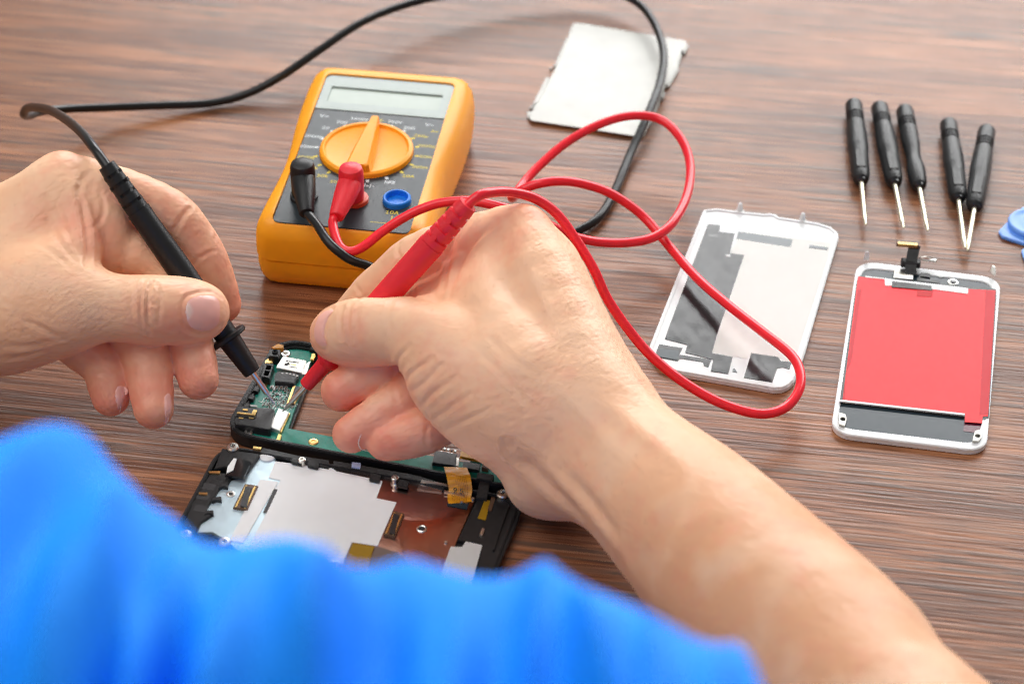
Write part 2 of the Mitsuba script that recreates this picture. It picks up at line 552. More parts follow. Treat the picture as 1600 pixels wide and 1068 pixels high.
# right hand --------------------------------------------------------------------------
R = Field((-75, -330, -2), (205, 40, 104), H)
R.add([J(880, 735, 24, 15), J(925, 735, 29, 18), J(985, 762, 33, 20), J(1060, 825, 38, 24), J(1186, 950, 46, 28.5), J(1303, 1062, 51, 30), J(1430, 1192, 57, 32), J(1530, 1300, 62, 33)], k=6, joint=3)
R.add([J(915, 655, 42, 15), J(955, 678, 42, 18.2), J(1030, 742, 42, 20), J(1110, 812, 44, 22.5), J(1222, 924, 48, 24.5), J(1325, 1032, 51, 26)], k=12, joint=3)
for c in ([(818, 362, 70, 10.5), (860, 470, 62, 12), (915, 610, 49, 16.5), (940, 660, 41, 17.5)],
          [(866, 422, 58, 10.2), (893, 520, 52, 12), (930, 640, 40, 16)],
          [(886, 490, 43, 9.8), (905, 570, 40, 12), (935, 660, 34, 16)],
          [(885, 560, 27, 10), (893, 640, 25, 13), (905, 715, 24, 15)],
          [(842, 750, 17, 11.5), (875, 690, 22, 15), (895, 620, 24, 13)]):
    R.add([J(*x) for x in c], k=13, joint=3)
R.add([J(838, 440, 63, 10), J(880, 560, 52, 13), J(910, 640, 44, 15)], k=12, joint=3)
# first web and the fold of muscle beside the index
R.add([J(728, 372, 61, 6.5), J(722, 420, 57, 6.5), J(722, 470, 54, 8), J(770, 545, 52, 13), J(860, 630, 46, 18)], k=6, joint=3)
R.add([J(785, 362, 67, 9.5), J(768, 420, 62, 9), J(765, 490, 58, 11), J(830, 590, 52, 17)], k=5, joint=3)
# thumb and its ball
R.add([J(880, 690, 34, 17), J(800, 638, 42, 18.5), J(735, 588, 48, 15.5), J(680, 545, 51, 12.8)], k=8, joint=3)
R.add([J(810, 700, 24, 10), J(740, 650, 35, 11), J(690, 602, 44, 11)], k=9, joint=3)
R.add([J(705, 556, 51, 12.6), J(672, 533, 52, 12.2), J(634, 521, 51, 10.6), J(590, 518, 49, 11.3), J(552, 520, 46, 11.3), J(521, 523, 42, 8.8)], k=6, joint=3)
R.add([J(665, 480, 52, 4.0), J(640, 492, 52, 5)], k=9, joint=2)
fingers_r = {
    'index': [(818, 366, 69, 10.2), (730, 376, 63, 9.4), (652, 405, 56, 9.2), (612, 436, 47, 8.6), (580, 463, 38, 8.4), (538, 510, 25, 7.6)],
    'middle': [(862, 425, 57, 10), (765, 448, 53, 9.6), (672, 478, 45, 9.6), (610, 560, 33, 8.7), (534, 610, 26, 7.9)],
    'ring': [(885, 495, 42, 9), (780, 550, 36, 9), (700, 572, 31, 8.8), (622, 632, 25, 8.3), (549, 678, 18, 7.1)],
    'pinky': [(885, 560, 27, 9), (800, 610, 25, 9), (728, 636, 23, 8.6), (662, 672, 20, 8.6), (604, 687, 17, 7.8)]}
for k, c in fingers_r.items():
    s, d = R.limb([J(*x) for x in c], 1.5)
    R.d[s] = smin(R.d[s], d, 1.6)
hand_r = laplacian(R.surface(), 3)
hand_r = crease(hand_r, vnormals(np.asarray(hand_r.vertices), hand_r.faces), [(from_zoom([(68, 330), (72, 250), (100, 178), (150, 142), (184, 150), (162, 205), (142, 262), (140, 325), (150, 380), (128, 392), (90, 372), (68, 330)], 3.683, 470, 440), 0.45, 0.7)])
hand_r = crease(hand_r, vnormals(np.asarray(hand_r.vertices), hand_r.faces), [
    ([(536, 478), (531, 500), (533, 530)], 0.5, 0.7), ([(548, 474), (544, 500), (547, 535)], 0.4, 0.7), ([(560, 476), (557, 505), (560, 540)], 0.25, 0.9),
    ([(614, 466), (606, 490), (610, 520)], 0.25, 0.9), ([(640, 470), (612, 500), (600, 545)], 0.2, 1.2),
    ([(614, 583), (622, 560), (640, 540)], 0.7, 1.0), ([(630, 598), (645, 580), (676, 560)], 0.6, 1.0), ([(640, 613), (660, 600), (690, 570)], 0.5, 1.0),
    ([(655, 636), (680, 612), (712, 590)], 0.45, 1.0), ([(672, 658), (700, 640), (735, 615)], 0.35, 1.0), ([(690, 676), (730, 655), (762, 640)], 0.3, 1.0),
    ([(740, 338), (712, 372), (698, 420), (693, 452)], 0.9, 1.3), ([(775, 345), (735, 385), (712, 430), (700, 462)], 0.8, 1.3), ([(718, 352), (703, 385)], 0.4, 1.0),
    ([(624, 378), (621, 392), (626, 405), (620, 415)], 0.5, 0.8), ([(553, 444), (562, 455), (560, 466)], 0.5, 0.8), ([(648, 442), (646, 455), (652, 462)], 0.5, 0.8),
    ([(664, 628), (668, 652), (665, 688), (668, 698)], 0.4, 0.7), ([(612, 600), (618, 622), (622, 635)], 0.3, 0.8),
    ([(800, 700), (830, 728), (865, 765), (900, 800)], 1.0, 2.8), ([(786, 690), (800, 716), (830, 735)], 0.35, 1.8), ([(880, 735), (920, 780), (960, 830)], 0.9, 2.5),
    ([(935, 626), (975, 650), (1020, 685), (1070, 730)], -0.5, 3.4), ([(868, 600), (905, 640), (950, 700)], -0.35, 2.6), ([(840, 700), (900, 770), (960, 850), (1010, 920)], -0.4, 3.4),
    ([(820, 400), (850, 470), (880, 540)], -0.35, 2.2), ([(760, 520), (800, 560), (850, 590)], 0.2, 1.2), ([(740, 540), (790, 590), (830, 640)], 0.2, 1.2)])

# left hand ---------------------------------------------------------------------------
L = Field((-290, -130, -2), (-96, 75, 108), H)
L.add([J(-420, 640, 60, 34), J(-260, 545, 52, 30), J(-150, 485, 47, 26), J(-70, 445, 45, 23), J(-20, 420, 46, 20)], k=6, joint=3)
for c in ([(96, 280, 76, 10.6), (60, 318, 70, 12), (10, 360, 58, 16), (-60, 430, 48, 19)],
          [(84, 322, 64, 10), (40, 370, 58, 13), (-40, 440, 46, 17)],
          [(75, 380, 50, 10), (30, 420, 46, 13), (-50, 470, 42, 17)],
          [(62, 440, 36, 10), (20, 480, 34, 13), (-60, 510, 36, 16)]):
    L.add([J(*x) for x in c], k=9, joint=3)
L.add([J(92, 325, 68, 10), J(55, 385, 60, 14), J(-10, 440, 52, 17)], k=12, joint=3)
# the web and the pad at the base of the index
L.add([J(112, 300, 76, 6), J(122, 345, 70, 7), J(118, 395, 64, 9), J(60, 450, 56, 16)], k=6, joint=3)
L.add([J(152, 292, 72, 8.5), J(160, 345, 66, 9.5), J(163, 392, 56, 9), J(120, 420, 46, 10)], k=3, joint=3)
# thumb
L.add([J(-40, 470, 46, 20), J(20, 485, 48, 19), J(70, 482, 51, 16), J(112, 477, 53, 13.6)], k=8, joint=3)
L.add([J(0, 535, 38, 12), J(60, 512, 44, 11), J(105, 500, 48, 10)], k=8, joint=3)
L.add([J(90, 480, 52, 14), J(135, 476, 53, 12.6), J(185, 481, 52, 11.3), J(236, 484, 50, 11.9), J(280, 485, 47, 11.5), J(316, 487, 44, 10.2)], k=6, joint=3)
fingers_l = {
    'index': [(100, 280, 75, 10.4), (190, 303, 72, 9.6), (262, 334, 64, 9.4), (298, 372, 54, 8.8), (322, 412, 44, 8.6), (345, 474, 28, 7.9)],
    'middle': [(92, 330, 62, 10), (185, 385, 56, 9.5), (258, 428, 46, 9.2), (292, 520, 33, 8.7), (310, 592, 24, 7.7)],
    'ring': [(80, 385, 48, 9.8), (140, 440, 44, 9.4), (196, 500, 38, 9), (228, 562, 30, 8.6), (240, 638, 20, 7.6)],
    'pinky': [(62, 440, 36, 9), (90, 500, 34, 8.6), (122, 540, 31, 8.2), (160, 572, 27, 7.6), (173, 620, 19, 7.2)]}
for k, c in fingers_l.items():
    s, d = L.limb([J(*x) for x in c], 1.5)
    L.d[s] = smin(L.d[s], d, 1.6)
hand_l = laplacian(L.surface(), 3)
hand_l = crease(hand_l, vnormals(np.asarray(hand_l.vertices), hand_l.faces), [(from_zoom([(770, 640), (738, 666), (690, 672), (648, 650), (630, 592), (640, 553), (676, 528), (735, 524), (768, 543)], 2.224, 0, 220), 0.5, 0.75)])
hand_l = crease(hand_l, vnormals(np.asarray(hand_l.vertices), hand_l.faces), [
    ([(226, 437), (221, 455), (220, 485), (224, 520)], 0.7, 0.65), ([(238, 440), (231, 460), (230, 495), (234, 522)], 0.8, 0.65), ([(244, 440), (250, 462), (248, 505)], 0.55, 0.65), ([(231, 470), (240, 476), (248, 472)], 0.3, 0.6), ([(208, 440), (204, 470), (206, 500)], 0.2, 0.9),
    ([(123, 296), (133, 345), (137, 380), (136, 416)], 1.3, 1.2), ([(140, 270), (126, 285), (122, 305)], 0.5, 1.0),
    ([(156, 300), (162, 330), (152, 350), (138, 358)], 0.5, 0.9),
    ([(264, 372), (280, 345), (296, 326)], 0.9, 1.0), ([(297, 417), (312, 403), (338, 390)], 0.5, 0.8), ([(258, 335), (262, 350), (262, 366)], 0.2, 0.8),
    ([(75, 345), (95, 380), (118, 408)], 0.3, 1.0), ([(60, 380), (90, 400), (112, 420)], 0.25, 1.0), ([(88, 320), (105, 360), (125, 400)], 0.3, 1.0),
    ([(40, 500), (80, 520), (100, 528)], 0.35, 1.2), ([(10, 540), (50, 540), (90, 530)], 0.35, 1.2), ([(0, 560), (40, 556), (70, 545)], 0.3, 1.2),
    ([(198, 560), (215, 558), (232, 566)], 0.3, 0.8), ([(145, 585), (160, 582), (175, 590)], 0.3, 0.8), ([(140, 552), (150, 560), (155, 572)], 0.3, 0.8)])


def skin_color(m, tips, knuckles, arm):
    """The skin's colour: ruddier fingertips and knuckles, a darker, browner forearm, mottling, freckles."""
    v = np.asarray(m.vertices)
    col = np.tile(np.array([0.84, 0.495, 0.305]), (len(v), 1))
    a, b, reach = np.array(arm[0][:3]), np.array(arm[1][:3]), arm[2]
    t = np.clip(((v - a) @ (b - a)) / np.linalg.norm(b - a) / reach, 0, 1)[:, None]
    t = t * t * (3 - 2 * t)
    col = col * (1 - t) + np.array([0.65, 0.335, 0.178]) * t
    w = np.zeros(len(v))
    for p, r, k in tips + knuckles:
        w = np.maximum(w, k * np.exp(-(np.linalg.norm(v - np.array(p[:3]), axis=1) / r) ** 2))
    w = np.clip(w + 0.9 * (meshkit.fbm(v / 10.0, 4, 3) - 0.5) + 0.45 * (meshkit.fbm(v / 2.4, 3, 11) - 0.5), 0, 1)[:, None]
    col = col * (1 - w) + np.array([0.79, 0.265, 0.175]) * (1 - 0.15 * t) * w
    pale = np.clip(meshkit.fbm(v / 17.0, 3, 29) - 0.46, 0, 1)[:, None] * 1.1
    col = col * (1 - pale) + np.array([0.82, 0.60, 0.42]) * pale
    spot = np.clip((meshkit.noise(v / 1.7, 91) - 0.84) / 0.12, 0, 1)[:, None] * 0.2
    return col * (1 - spot) + np.array([0.46, 0.21, 0.12]) * spot


tips_r = [(J(*c[-1]), 19, 1.0) for k, c in fingers_r.items() if k != 'index'] + [(J(*c[-2]), 15, 0.75) for k, c in fingers_r.items() if k != 'index'] + [(J(525, 535, 42, 9), 12, 0.6)]
tips_l = [(J(*c[-1]), 19, 0.9) for c in fingers_l.values()] + [(J(*c[-2]), 15, 0.65) for c in fingers_l.values()] + [(J(285, 500, 50, 9), 18, 0.5), (J(250, 330, 64, 9), 20, 0.5)]
kn_r = [(J(825, 345, 76, 1), 14, 0.4), (J(560, 510, 57, 1), 9, 0.45), (J(720, 400, 58, 1), 14, 0.45), (J(660, 600, 48, 1), 16, 0.25)]
kn_l = [(J(95, 250, 80, 1), 14, 0.45), (J(232, 480, 60, 1), 9, 0.45), (J(128, 360, 72, 1), 17, 0.45), (J(165, 330, 70, 1), 12, 0.35)]
ridge = spline([[-150, 720, 297], [-70, 705, 299], [0, 687, 300], [45, 671, 301], [90, 665, 302], [127, 680, 302], [157, 714, 301], [195, 752, 300], [225, 781, 299], [270, 809, 298],
                [300, 836, 298], [337, 849, 297], [390, 846, 297], [450, 840, 297], [495, 853, 297], [540, 879, 296], [585, 884, 296], [637, 873, 296], [682, 884, 295], [742, 899, 295],
                [795, 899, 295], [830, 885, 294], [853, 877, 294], [877, 894, 294], [915, 916, 294], [975, 940, 293], [1035, 969, 293], [1080, 995, 292], [1117, 1006, 292], [1147, 1006, 292],
                [1166, 1028, 292], [1177, 1062, 291], [1181, 1110, 290]], 6)
ridge = even(np.array([at(*r) for r in ridge]), 1.1)
RHO = 72.0
fall = []
for p in ridge:
    d = p - CAM
    th = math.atan2(-d[2], d[1])
    fall.append(p - RHO * np.array([0, math.sin(th), math.cos(th)]))
fall = np.array(fall)
soft = np.stack([np.convolve(np.pad(fall[:, k], 26, mode='edge'), np.ones(53) / 53, 'valid') for k in range(3)], 1)
# trunk and upper arms inside the shirt, meeting the forearms at the elbows outside the frame
B = Field((-360, -600, -260), (260, -90, 345), 5.0)
mid = soft[::12]
B.add([[*p, 38.0] for p in mid], k=12, joint=10)
mx = mid[len(mid) // 2]
B.add([[mx[0] - 20, mx[1] - 20, -240, 60], [mx[0] - 10, mx[1] - 10, 130, 46], [*mx, 36]], k=20, joint=10)
B.add([[*mid[-1], 42.0], J(1240, 1640, 210, 40), J(1480, 1700, 120, 38), J(1640, 1530, 66, 36), J(1580, 1380, 63, 33), J(1520, 1290, 61.5, 31)], k=20, joint=10)
B.add([[*mid[0], 42.0], [-240, -300, 190, 40], J(-420, 640, 60, 36), J(-330, 590, 56, 33)], k=20, joint=10)
trunk = laplacian(B.surface(), 4)
body = cat(hand_r, hand_l, trunk)
vc = np.vstack([skin_color(hand_r, tips_r, kn_r, (J(930, 690, 34, 1), J(1560, 1275, 66, 1), 110)), skin_color(hand_l, tips_l, kn_l, (J(60, 400, 50, 1), J(-300, 560, 52, 1), 160)), np.tile([0.65, 0.335, 0.178], (len(trunk.vertices), 1))])
part(None, 'person', body, 'skin', smooth=True, color=vc)
labels['person'] = {'label': 'person in a blue shirt holding a black and a red test probe over the phone', 'category': 'person'}


def shirt():
    n, m = len(ridge), 64
    s = np.arange(n) * 1.1
    prof = []
    for j in range(m + 1):
        a = np.radians(-75 + 215 * j / m)               # from behind the ridge over the top and down the back
        prof.append(a)
    V = []
    for j, a in enumerate(prof):
        # the ridge's own bumps die away down the back; long folds take over
        w = math.exp(-(a / 1.0) ** 2)
        c = soft + (fall - soft) * 1.08 * w
        th = math.radians(43)
        up = np.array([0, math.sin(th), math.cos(th)])
        bk = np.array([0, -math.cos(th), math.sin(th)])
        x = s / 15 + 0.35 * math.sin(a * 1.1)
        f1 = meshkit.noise(np.stack([x, np.full(n, a * 0.55), np.full(n, 2.0)], 1), 5) - 0.5
        f2 = meshkit.noise(np.stack([x * 2.1 + a * 0.5, np.full(n, a * 0.9), np.full(n, 8.0)], 1), 6) - 0.5
        f3 = 0.5 - np.abs(meshkit.noise(np.stack([x * 1.2 - a * 0.4, np.full(n, a * 0.7), np.full(n, 5.0)], 1), 9) * 2 - 1)
        fold = f1 * 34 + f2 * 17 + f3 * 20
        fold = fold * (1 - math.exp(-(max(a, 0) / 0.5) ** 2)) ** 1.2
        V.append(c + (RHO + fold)[:, None] * (math.cos(a) * up + math.sin(a) * bk))
    last = V[-1]
    for k in range(1, 9):
        V.append(last + np.array([0, -6.0 * math.sin(k * 0.5), -50.0 * k]))
    first = V[0]
    V = [first + np.array([0, 4.0 * k, -50.0 * k]) for k in range(7, 0, -1)] + V
    V = np.array(V)
    a, b = V.shape[:2]
    i, j = np.meshgrid(np.arange(a - 1), np.arange(b - 1), indexing='ij')
    f = np.stack([i * b + j, i * b + j + 1, (i + 1) * b + j + 1, (i + 1) * b + j], -1).reshape(-1, 4)
    q = trimesh.Trimesh(V.reshape(-1, 3), np.vstack([f[:, [0, 1, 2]], f[:, [0, 2, 3]]]), process=False)
    # the sleeve opening at its right end, closed by a turned hem
    hem = V[:, -1]
    return q, even(hem[5:60], 2.0)


shirt_mesh, hem = shirt()
part('person', 'shirt', shirt_mesh, 'blue_cotton', smooth=True, label='bright blue cotton shirt, creased and out of focus')
part('person', 'shirt_hem', tube(hem, 2.0, 12), 'blue_cotton', smooth=True)
hp = at(1117, 1022, 297)
part('person', 'shirt_button', lathe(hp + np.array([0, 2, -6]), hp + np.array([0, -3, 4]), [(0, 2.6), (6, 2.7), (7, 2.2), (7.1, 0)], 20), 'blue_plastic')


def nail(m, rows, lift=0.45, root=None, label=None):
    """A nail plate: a patch of the finger's own surface, raised and domed, its rim tucked into the skin."""
    ring = even(spline(np.vstack([rows, rows[:1]]), 6), 2.0)[:-1]
    c = ring.mean(0)
    nr = 9
    px = [c] + [c + (ring - c) * (k / nr) for k in range(1, nr + 1)]
    flat = np.vstack([px[0][None]] + px[1:])
    p = on_surface(m, flat)
    if len(p) != len(flat):
        return
    n = len(ring)
    f = [(0, 1 + i, 1 + (i + 1) % n) for i in range(n)]
    for k in range(nr - 1):
        for i in range(n):
            a, b = 1 + k * n + i, 1 + k * n + (i + 1) % n
            f += [(a, a + n, b + n), (a, b + n, b)]
    f = np.array(f)
    t = trimesh.Trimesh(p, f, process=False)
    t = laplacian(t, 6)
    nn = vnormals(np.asarray(t.vertices), f)
    if (nn @ (CAM - p.mean(0))).mean() < 0:
        f = f[:, ::-1]
        nn = -nn
    u = np.r_[0, np.repeat(np.arange(1, nr + 1) / nr, n)]
    off = lift * (1 - u ** 5 * 1.7)
    q = np.asarray(t.vertices)
    col = np.tile([0.82, 0.445, 0.375], (len(q), 1)) * (0.95 + 0.1 * meshkit.fbm(q / 3.0, 2, 5))[:, None]
    if root is not None:
        r0 = on_surface(m, [root])[0]
        lun = np.clip((4.4 - np.linalg.norm(q - r0, axis=1)) / 1.0, 0, 1)[:, None]
        col = col * (1 - lun) + np.array([0.84, 0.62, 0.54]) * lun
    part('person', 'fingernail', trimesh.Trimesh(q + nn * off[:, None], f, process=False), 'nail', smooth=True, label=label, color=col)


nail(hand_l, from_zoom([(633, 592), (640, 556), (676, 532), (735, 528), (764, 545), (770, 590), (764, 640), (738, 664), (690, 669), (650, 648)], 2.224, 0, 220), 0.5, root=(284, 486))
nail(hand_r, from_zoom([(72, 340), (68, 280), (84, 205), (118, 160), (160, 142), (184, 152), (158, 205), (138, 262), (136, 325), (148, 376), (128, 388), (96, 372)], 3.683, 470, 440), 0.4)
nail(hand_l, from_zoom([(398, 870), (410, 848), (432, 850), (438, 875), (430, 912), (414, 940), (402, 915)], 2.224, 0, 220), 0.3)
nail(hand_l, from_zoom([(570, 885), (584, 870), (597, 885), (598, 925), (588, 968), (574, 992), (571, 940)], 2.224, 0, 220), 0.3)


def nail_rim(m, rows, r=0.32):
    p = on_surface(m, even(np.array(rows, float), 2.0))
    if len(p) > 2:
        p = even(p, 0.5)
        k = np.ones(7) / 7
        q = np.stack([np.convolve(np.pad(p[:, i], 3, mode='edge'), k, 'valid') for i in range(3)], 1)
        part('person', 'nail_rim', tube(q, r * np.sin(np.linspace(0.25, np.pi - 0.25, len(q))), 8), 'nail_edge', smooth=True)


nail_rim(hand_r, from_zoom([(352, 872), (336, 895), (331, 930), (345, 965), (380, 994)], 3.683, 470, 440), 0.22)
nail_rim(hand_l, from_zoom([(397, 880), (412, 905), (420, 930), (412, 950)], 2.224, 0, 220))
nail_rim(hand_l, from_zoom([(571, 920), (582, 950), (584, 975), (570, 1000)], 2.224, 0, 220))

# ---------------------------------------------------------------- test leads
def on_line(A, B, n=2):
    return np.linspace(A, B, n)


def probe(holder, tip, end, r, mat, steel, ringed):
    """Tip, front collar, finger guard, handle and ribbed strain relief on one axis."""
    A, E = np.array(tip), np.array(end)
    Lh = np.linalg.norm(E - A)
    part(holder, 'probe_tip', lathe(A, E, [(0, 0.12), (0.8, 0.38), (5.2, 0.62), (5.4, 1.05), (22, 1.15)], 20), steel)
    s = 14.8 if ringed else 14.0
    g = s + (16.4 if ringed else 13.5)
    f0, f1 = (3.4, 4.3) if ringed else (2.75, 3.1)
    part(holder, 'probe_handle', lathe(A, E, [(s, 2.0), (s + .1, f0 - .4), (s + .5, f0), (g - 3, f1), (g + 3, 4.5), (Lh * .58, 4.9), (Lh - 25, r), (Lh - 20.5, r + .15)], 32), mat)
    if ringed:
        part(holder, 'finger_guard', lathe(A, E, [(g - 1.2, 4.2), (g - 1.1, 7.0), (g - .6, 7.7), (g + .6, 7.7), (g + 1.1, 7.0), (g + 1.2, 4.2)], 32), mat)
    else:
        part(holder, 'finger_guard', lathe(A, E, [(g - 2.2, 3.0), (g - .4, 4.6), (g + .8, 5.0), (g + 2, 4.8), (g + 4, 4.3)], 32), mat)
    relief = [(Lh - 20.6, r - .9)]
    x = Lh - 20.4
    for k in range(4):
        w = 2.9
        relief += [(x, r - .2 - .18 * k), (x + w, r - .25 - .2 * k), (x + w + .05, r - 1.3 - .15 * k), (x + w + 1.2, r - 1.3 - .15 * k), (x + w + 1.25, r - .3 - .2 * k)]
        x += w + 1.25
    relief += [(Lh, r - 1.3), (Lh + .1, 1.2)]
    part(holder, 'strain_relief', lathe(A, E, relief, 28), mat)
    # the split bands that join the ribs
    d = (E - A) / Lh
    side = np.cross(d, [0, 0, 1.0])
    side /= np.linalg.norm(side)
    up = np.cross(side, d)
    for k in range(4):
        t = Lh - 20.4 + 4.15 * k + 2.9
        for sg in (1, -1):
            q = (side if k % 2 else up * 0.8 + side * 0.6) * sg
            c = A + d * (t + .6) + q * (r - 1.1)
            part(holder, 'relief_bridge', hull([c + d * a + q * b + np.cross(d, q) * e for a in (-.8, .8) for b in (-.6, .75 - .2 * k * .5) for e in (-1.1, 1.1)]), mat)


black = thing('test_lead', 'black test lead running from the left hand across the table to the meter', 'test lead')
red = thing('test_lead', 'red test lead looping over the table from the right hand to the meter', 'test lead')
BT, BE = at(430, 632, 8), at(166, 258, 88)
RT, RE = at(441, 643, 8), at(731, 319, 88)
probe(black, BT, BE, 4.5, 'black_rubber', 'chrome', True)
probe(red, RT, RE, 5.0, 'red_rubber', 'chrome', False)
MET = place_m(-60.4, 87.9, -0.151)


def met(u, v, z):
    return (MET @ np.array([u, v, z, 1.0]))[:3]


def plug(holder, base, end, mat, z0, zt):
    b = np.array(met(*base, 0))
    part(holder, 'plug', cat(lathe(b + [0, 0, z0], b + [0, 0, zt], [(0, 3.9), (.4, 4.4), (3, 4.5), (3.2, 4.9), (zt - z0 - 5, 5.1), (zt - z0 - 2.4, 5.0), (zt - z0 - .8, 4.4), (zt - z0, 2.8), (zt - z0 + .05, 0)], 32),
                              lathe(met(base[0], base[1], zt - 6.8), met(*end), [(0, 4.4), (3, 4.9), (9, 4.5), (17, 3.5), (20.5, 3.05), (21, 2.7), (21.05, 1.6)], 28)), mat)
    return met(*end)


bp = plug(black, (-18.7, -36), (-13.0, -56, 37), 'black_rubber', 29.6, 48)
rp = plug(red, (1.2, -36), (-1.0, -57, 37), 'red_rubber', 29.6, 48)


def cable(holder, name, rows, ends, r, mat):
    p = np.vstack([ends[0]] + [at(*q) for q in rows] + [ends[1]])
    part(holder, name, tube(even(spline(p, 10), 1.6), r, 18), mat, smooth=True)


dB, dR = (BE - BT) / np.linalg.norm(BE - BT), (RE - RT) / np.linalg.norm(RE - RT)
cable(black, 'cable', [(148, 233, 89), (128, 208, 84), (105, 188, 73), (80, 173, 60), (58, 168, 48), (43, 169, 38), (37, 178, 30), (46, 180, 23), (70, 173, 17), (110, 170, 12), (170, 168, 7.5), (250, 165, 4.5), (330, 161, 2.6), (385, 147, 4), (440, 119, 9), (500, 78, 13), (560, 38, 15), (620, 12, 14), (700, -8, 12),
                          (800, -20, 10), (900, -22, 9), (960, -12, 9), (1000, 8, 9), (1025, 42, 9), (1037, 85, 9), (1031, 130, 8), (1012, 180, 7), (985, 240, 4), (960, 300, 2.8), (935, 340, 2.8), (900, 362, 2.6), (850, 385, 2.4),
                          (780, 425, 2.4), (700, 450, 4), (640, 440, 14), (600, 426, 21), (575, 415, 26), (545, 404, 31), (515, 380, 35), (496, 352, 36.6)], [BE - dB * 2, bp + (met(-16, -45, 37.5) - bp) * 0.1], 1.85, 'black_cable')
cable(red, 'cable', [(748, 306, 90), (775, 300, 88), (803, 301, 84), (838, 311, 79), (873, 337, 72), (908, 387, 62), (930, 425, 55), (950, 468, 46), (984, 517, 36), (1020, 558, 28), (1070, 598, 21), (1128, 630, 16), (1186, 646, 13), (1226, 637, 12), (1248, 610, 13), (1250, 580, 14), (1235, 553, 14),
                        (1190, 517, 13), (1140, 478, 11), (1090, 435, 9), (1050, 390, 9), (1012, 345, 13), (980, 318, 19), (945, 298, 25), (905, 286, 30), (872, 283, 33), (838, 288, 33), (813, 298, 30), (800, 307, 24), (803, 308, 17), (815, 290, 15), (842, 260, 16), (885, 223, 19), (935, 195, 22), (985, 181, 23), (1030, 186, 21),
                        (1062, 214, 19), (1078, 255, 17), (1074, 303, 16), (1052, 347, 16), (1020, 371, 16), (980, 379, 17), (935, 378, 20), (892, 368, 26), (855, 350, 34), (820, 335, 40), (785, 324, 43), (745, 315, 44), (715, 314, 43), (680, 319, 41), (640, 335, 38), (600, 360, 35), (568, 385, 33), (547, 393, 32.5), (532, 386, 33),
                        (523, 366, 34.5), (520, 345, 36)], [RE - dR * 2, rp + (met(-.5, -46, 37.5) - rp) * 0.1], 1.9, 'red_cable')

# ---------------------------------------------------------------- multimeter
meter = thing('multimeter', 'orange handheld multimeter with a grey screen and a round selector dial', 'multimeter')


def met_part(name, mesh, mat, holder=meter, **k):
    q = tm(mesh).copy()
    q.apply_transform(MET)
    return part(holder, name, q, mat, **k)


def case_ring(inset, w_scale, z, v0=-57.5, v1=65.5, rc=8, n=96):
    """The case's outline on one level: a rounded oblong with a waist."""
    base = rounded(sbox(-36.4 * w_scale + inset, v0 + inset, 36.4 * w_scale - inset, v1 - inset), max(rc - inset, 2.5))
    ring = np.array([base.exterior.interpolate(t, normalized=True).coords[0] for t in np.linspace(0, 1, n, endpoint=False)])
    i0 = np.argmin((ring[:, 0] - 0) ** 2 + (ring[:, 1] - 70) ** 2)
    ring = np.roll(ring, -i0, axis=0)
    u, v = ring[:, 0], ring[:, 1]
    waist = np.exp(-((v + 8) / 26) ** 2) * 2.6 + np.exp(-((v - 66) / 10) ** 2) * 1.0
    u = u - np.sign(u) * waist * np.clip(np.abs(u) / 25, 0, 1)
    return np.c_[u, v, np.full(n, z)]


def case(levels):
    rings = [case_ring(*l) for l in levels]
    n = len(rings[0])
    v = np.vstack(rings + [[[0, 0, levels[0][2]], [0, 0, levels[-1][2]]]])
    f = []
    for k in range(len(rings) - 1):
        for i in range(n):
            a, b = k * n + i, k * n + (i + 1) % n
            f += [(a, b, b + n), (a, b + n, a + n)]
    for i in range(n):
        f += [(len(v) - 2, (i + 1) % n, i), (len(v) - 1, (len(rings) - 1) * n + i, (len(rings) - 1) * n + (i + 1) % n)]
    m = trimesh.Trimesh(v, np.array(f), process=False)
    if m.volume < 0:
        m.invert()
    return m


top = case([(0.6, 1, 12.6), (0, 1, 13.2), (-.1, 1, 18), (0.2, 1, 23), (1.0, 1, 26), (2.4, 1, 28.6), (4.3, 1, 30.4), (6.2, 1, 31.4), (7.4, 1, 31.6)])
pan = rounded(sbox(-28.2, -54.2, 28.2, 55.2), 3.0)
top = mf(top) - mf(extrude(pan, 30.0, 40))
top = top - mf(lathe([19, -33, 20], [19, -33, 50], [(-2, 4.6), (30, 4.6)], 28))
met_part('case_top', top, 'orange_plastic', smooth=40)
met_part('case_bottom', case([(4.5, 1, 0.3), (2.6, 1, 0.8), (1.0, 1, 4), (0.35, 1, 9), (0.5, 1, 12.5)]), 'orange_plastic', smooth=40)
met_part('case_seam', case([(0.9, 1, 12.4), (0.9, 1, 12.7)]), 'dark_recess')
win = sbox(-28.0, 28.6, 28.0, 55.0)
lcd = rounded(sbox(-24.2, 34.2, 24.2, 46.2), 0.6)
holes = [Point(19, -33).buffer(4.6, 16)]
fp = pan.buffer(-0.15).intersection(sbox(-40, -60, 40, 28.5))
for h in holes:
    fp = fp.difference(h)
face = met_part('face_panel', slab(fp, 29.98, 30.5, 0.15), 'slate_panel', smooth=False)
disp = met_part('display', cat(slab(pan.buffer(-0.15).intersection(win).difference(lcd), 29.98, 30.9, 0.2)), 'lcd_bezel', smooth=False)
met_part('screen', slab(lcd.buffer(0.3), 29.6, 30.12, 0), 'lcd_screen', holder=disp, smooth=False, label='blank grey green screen')
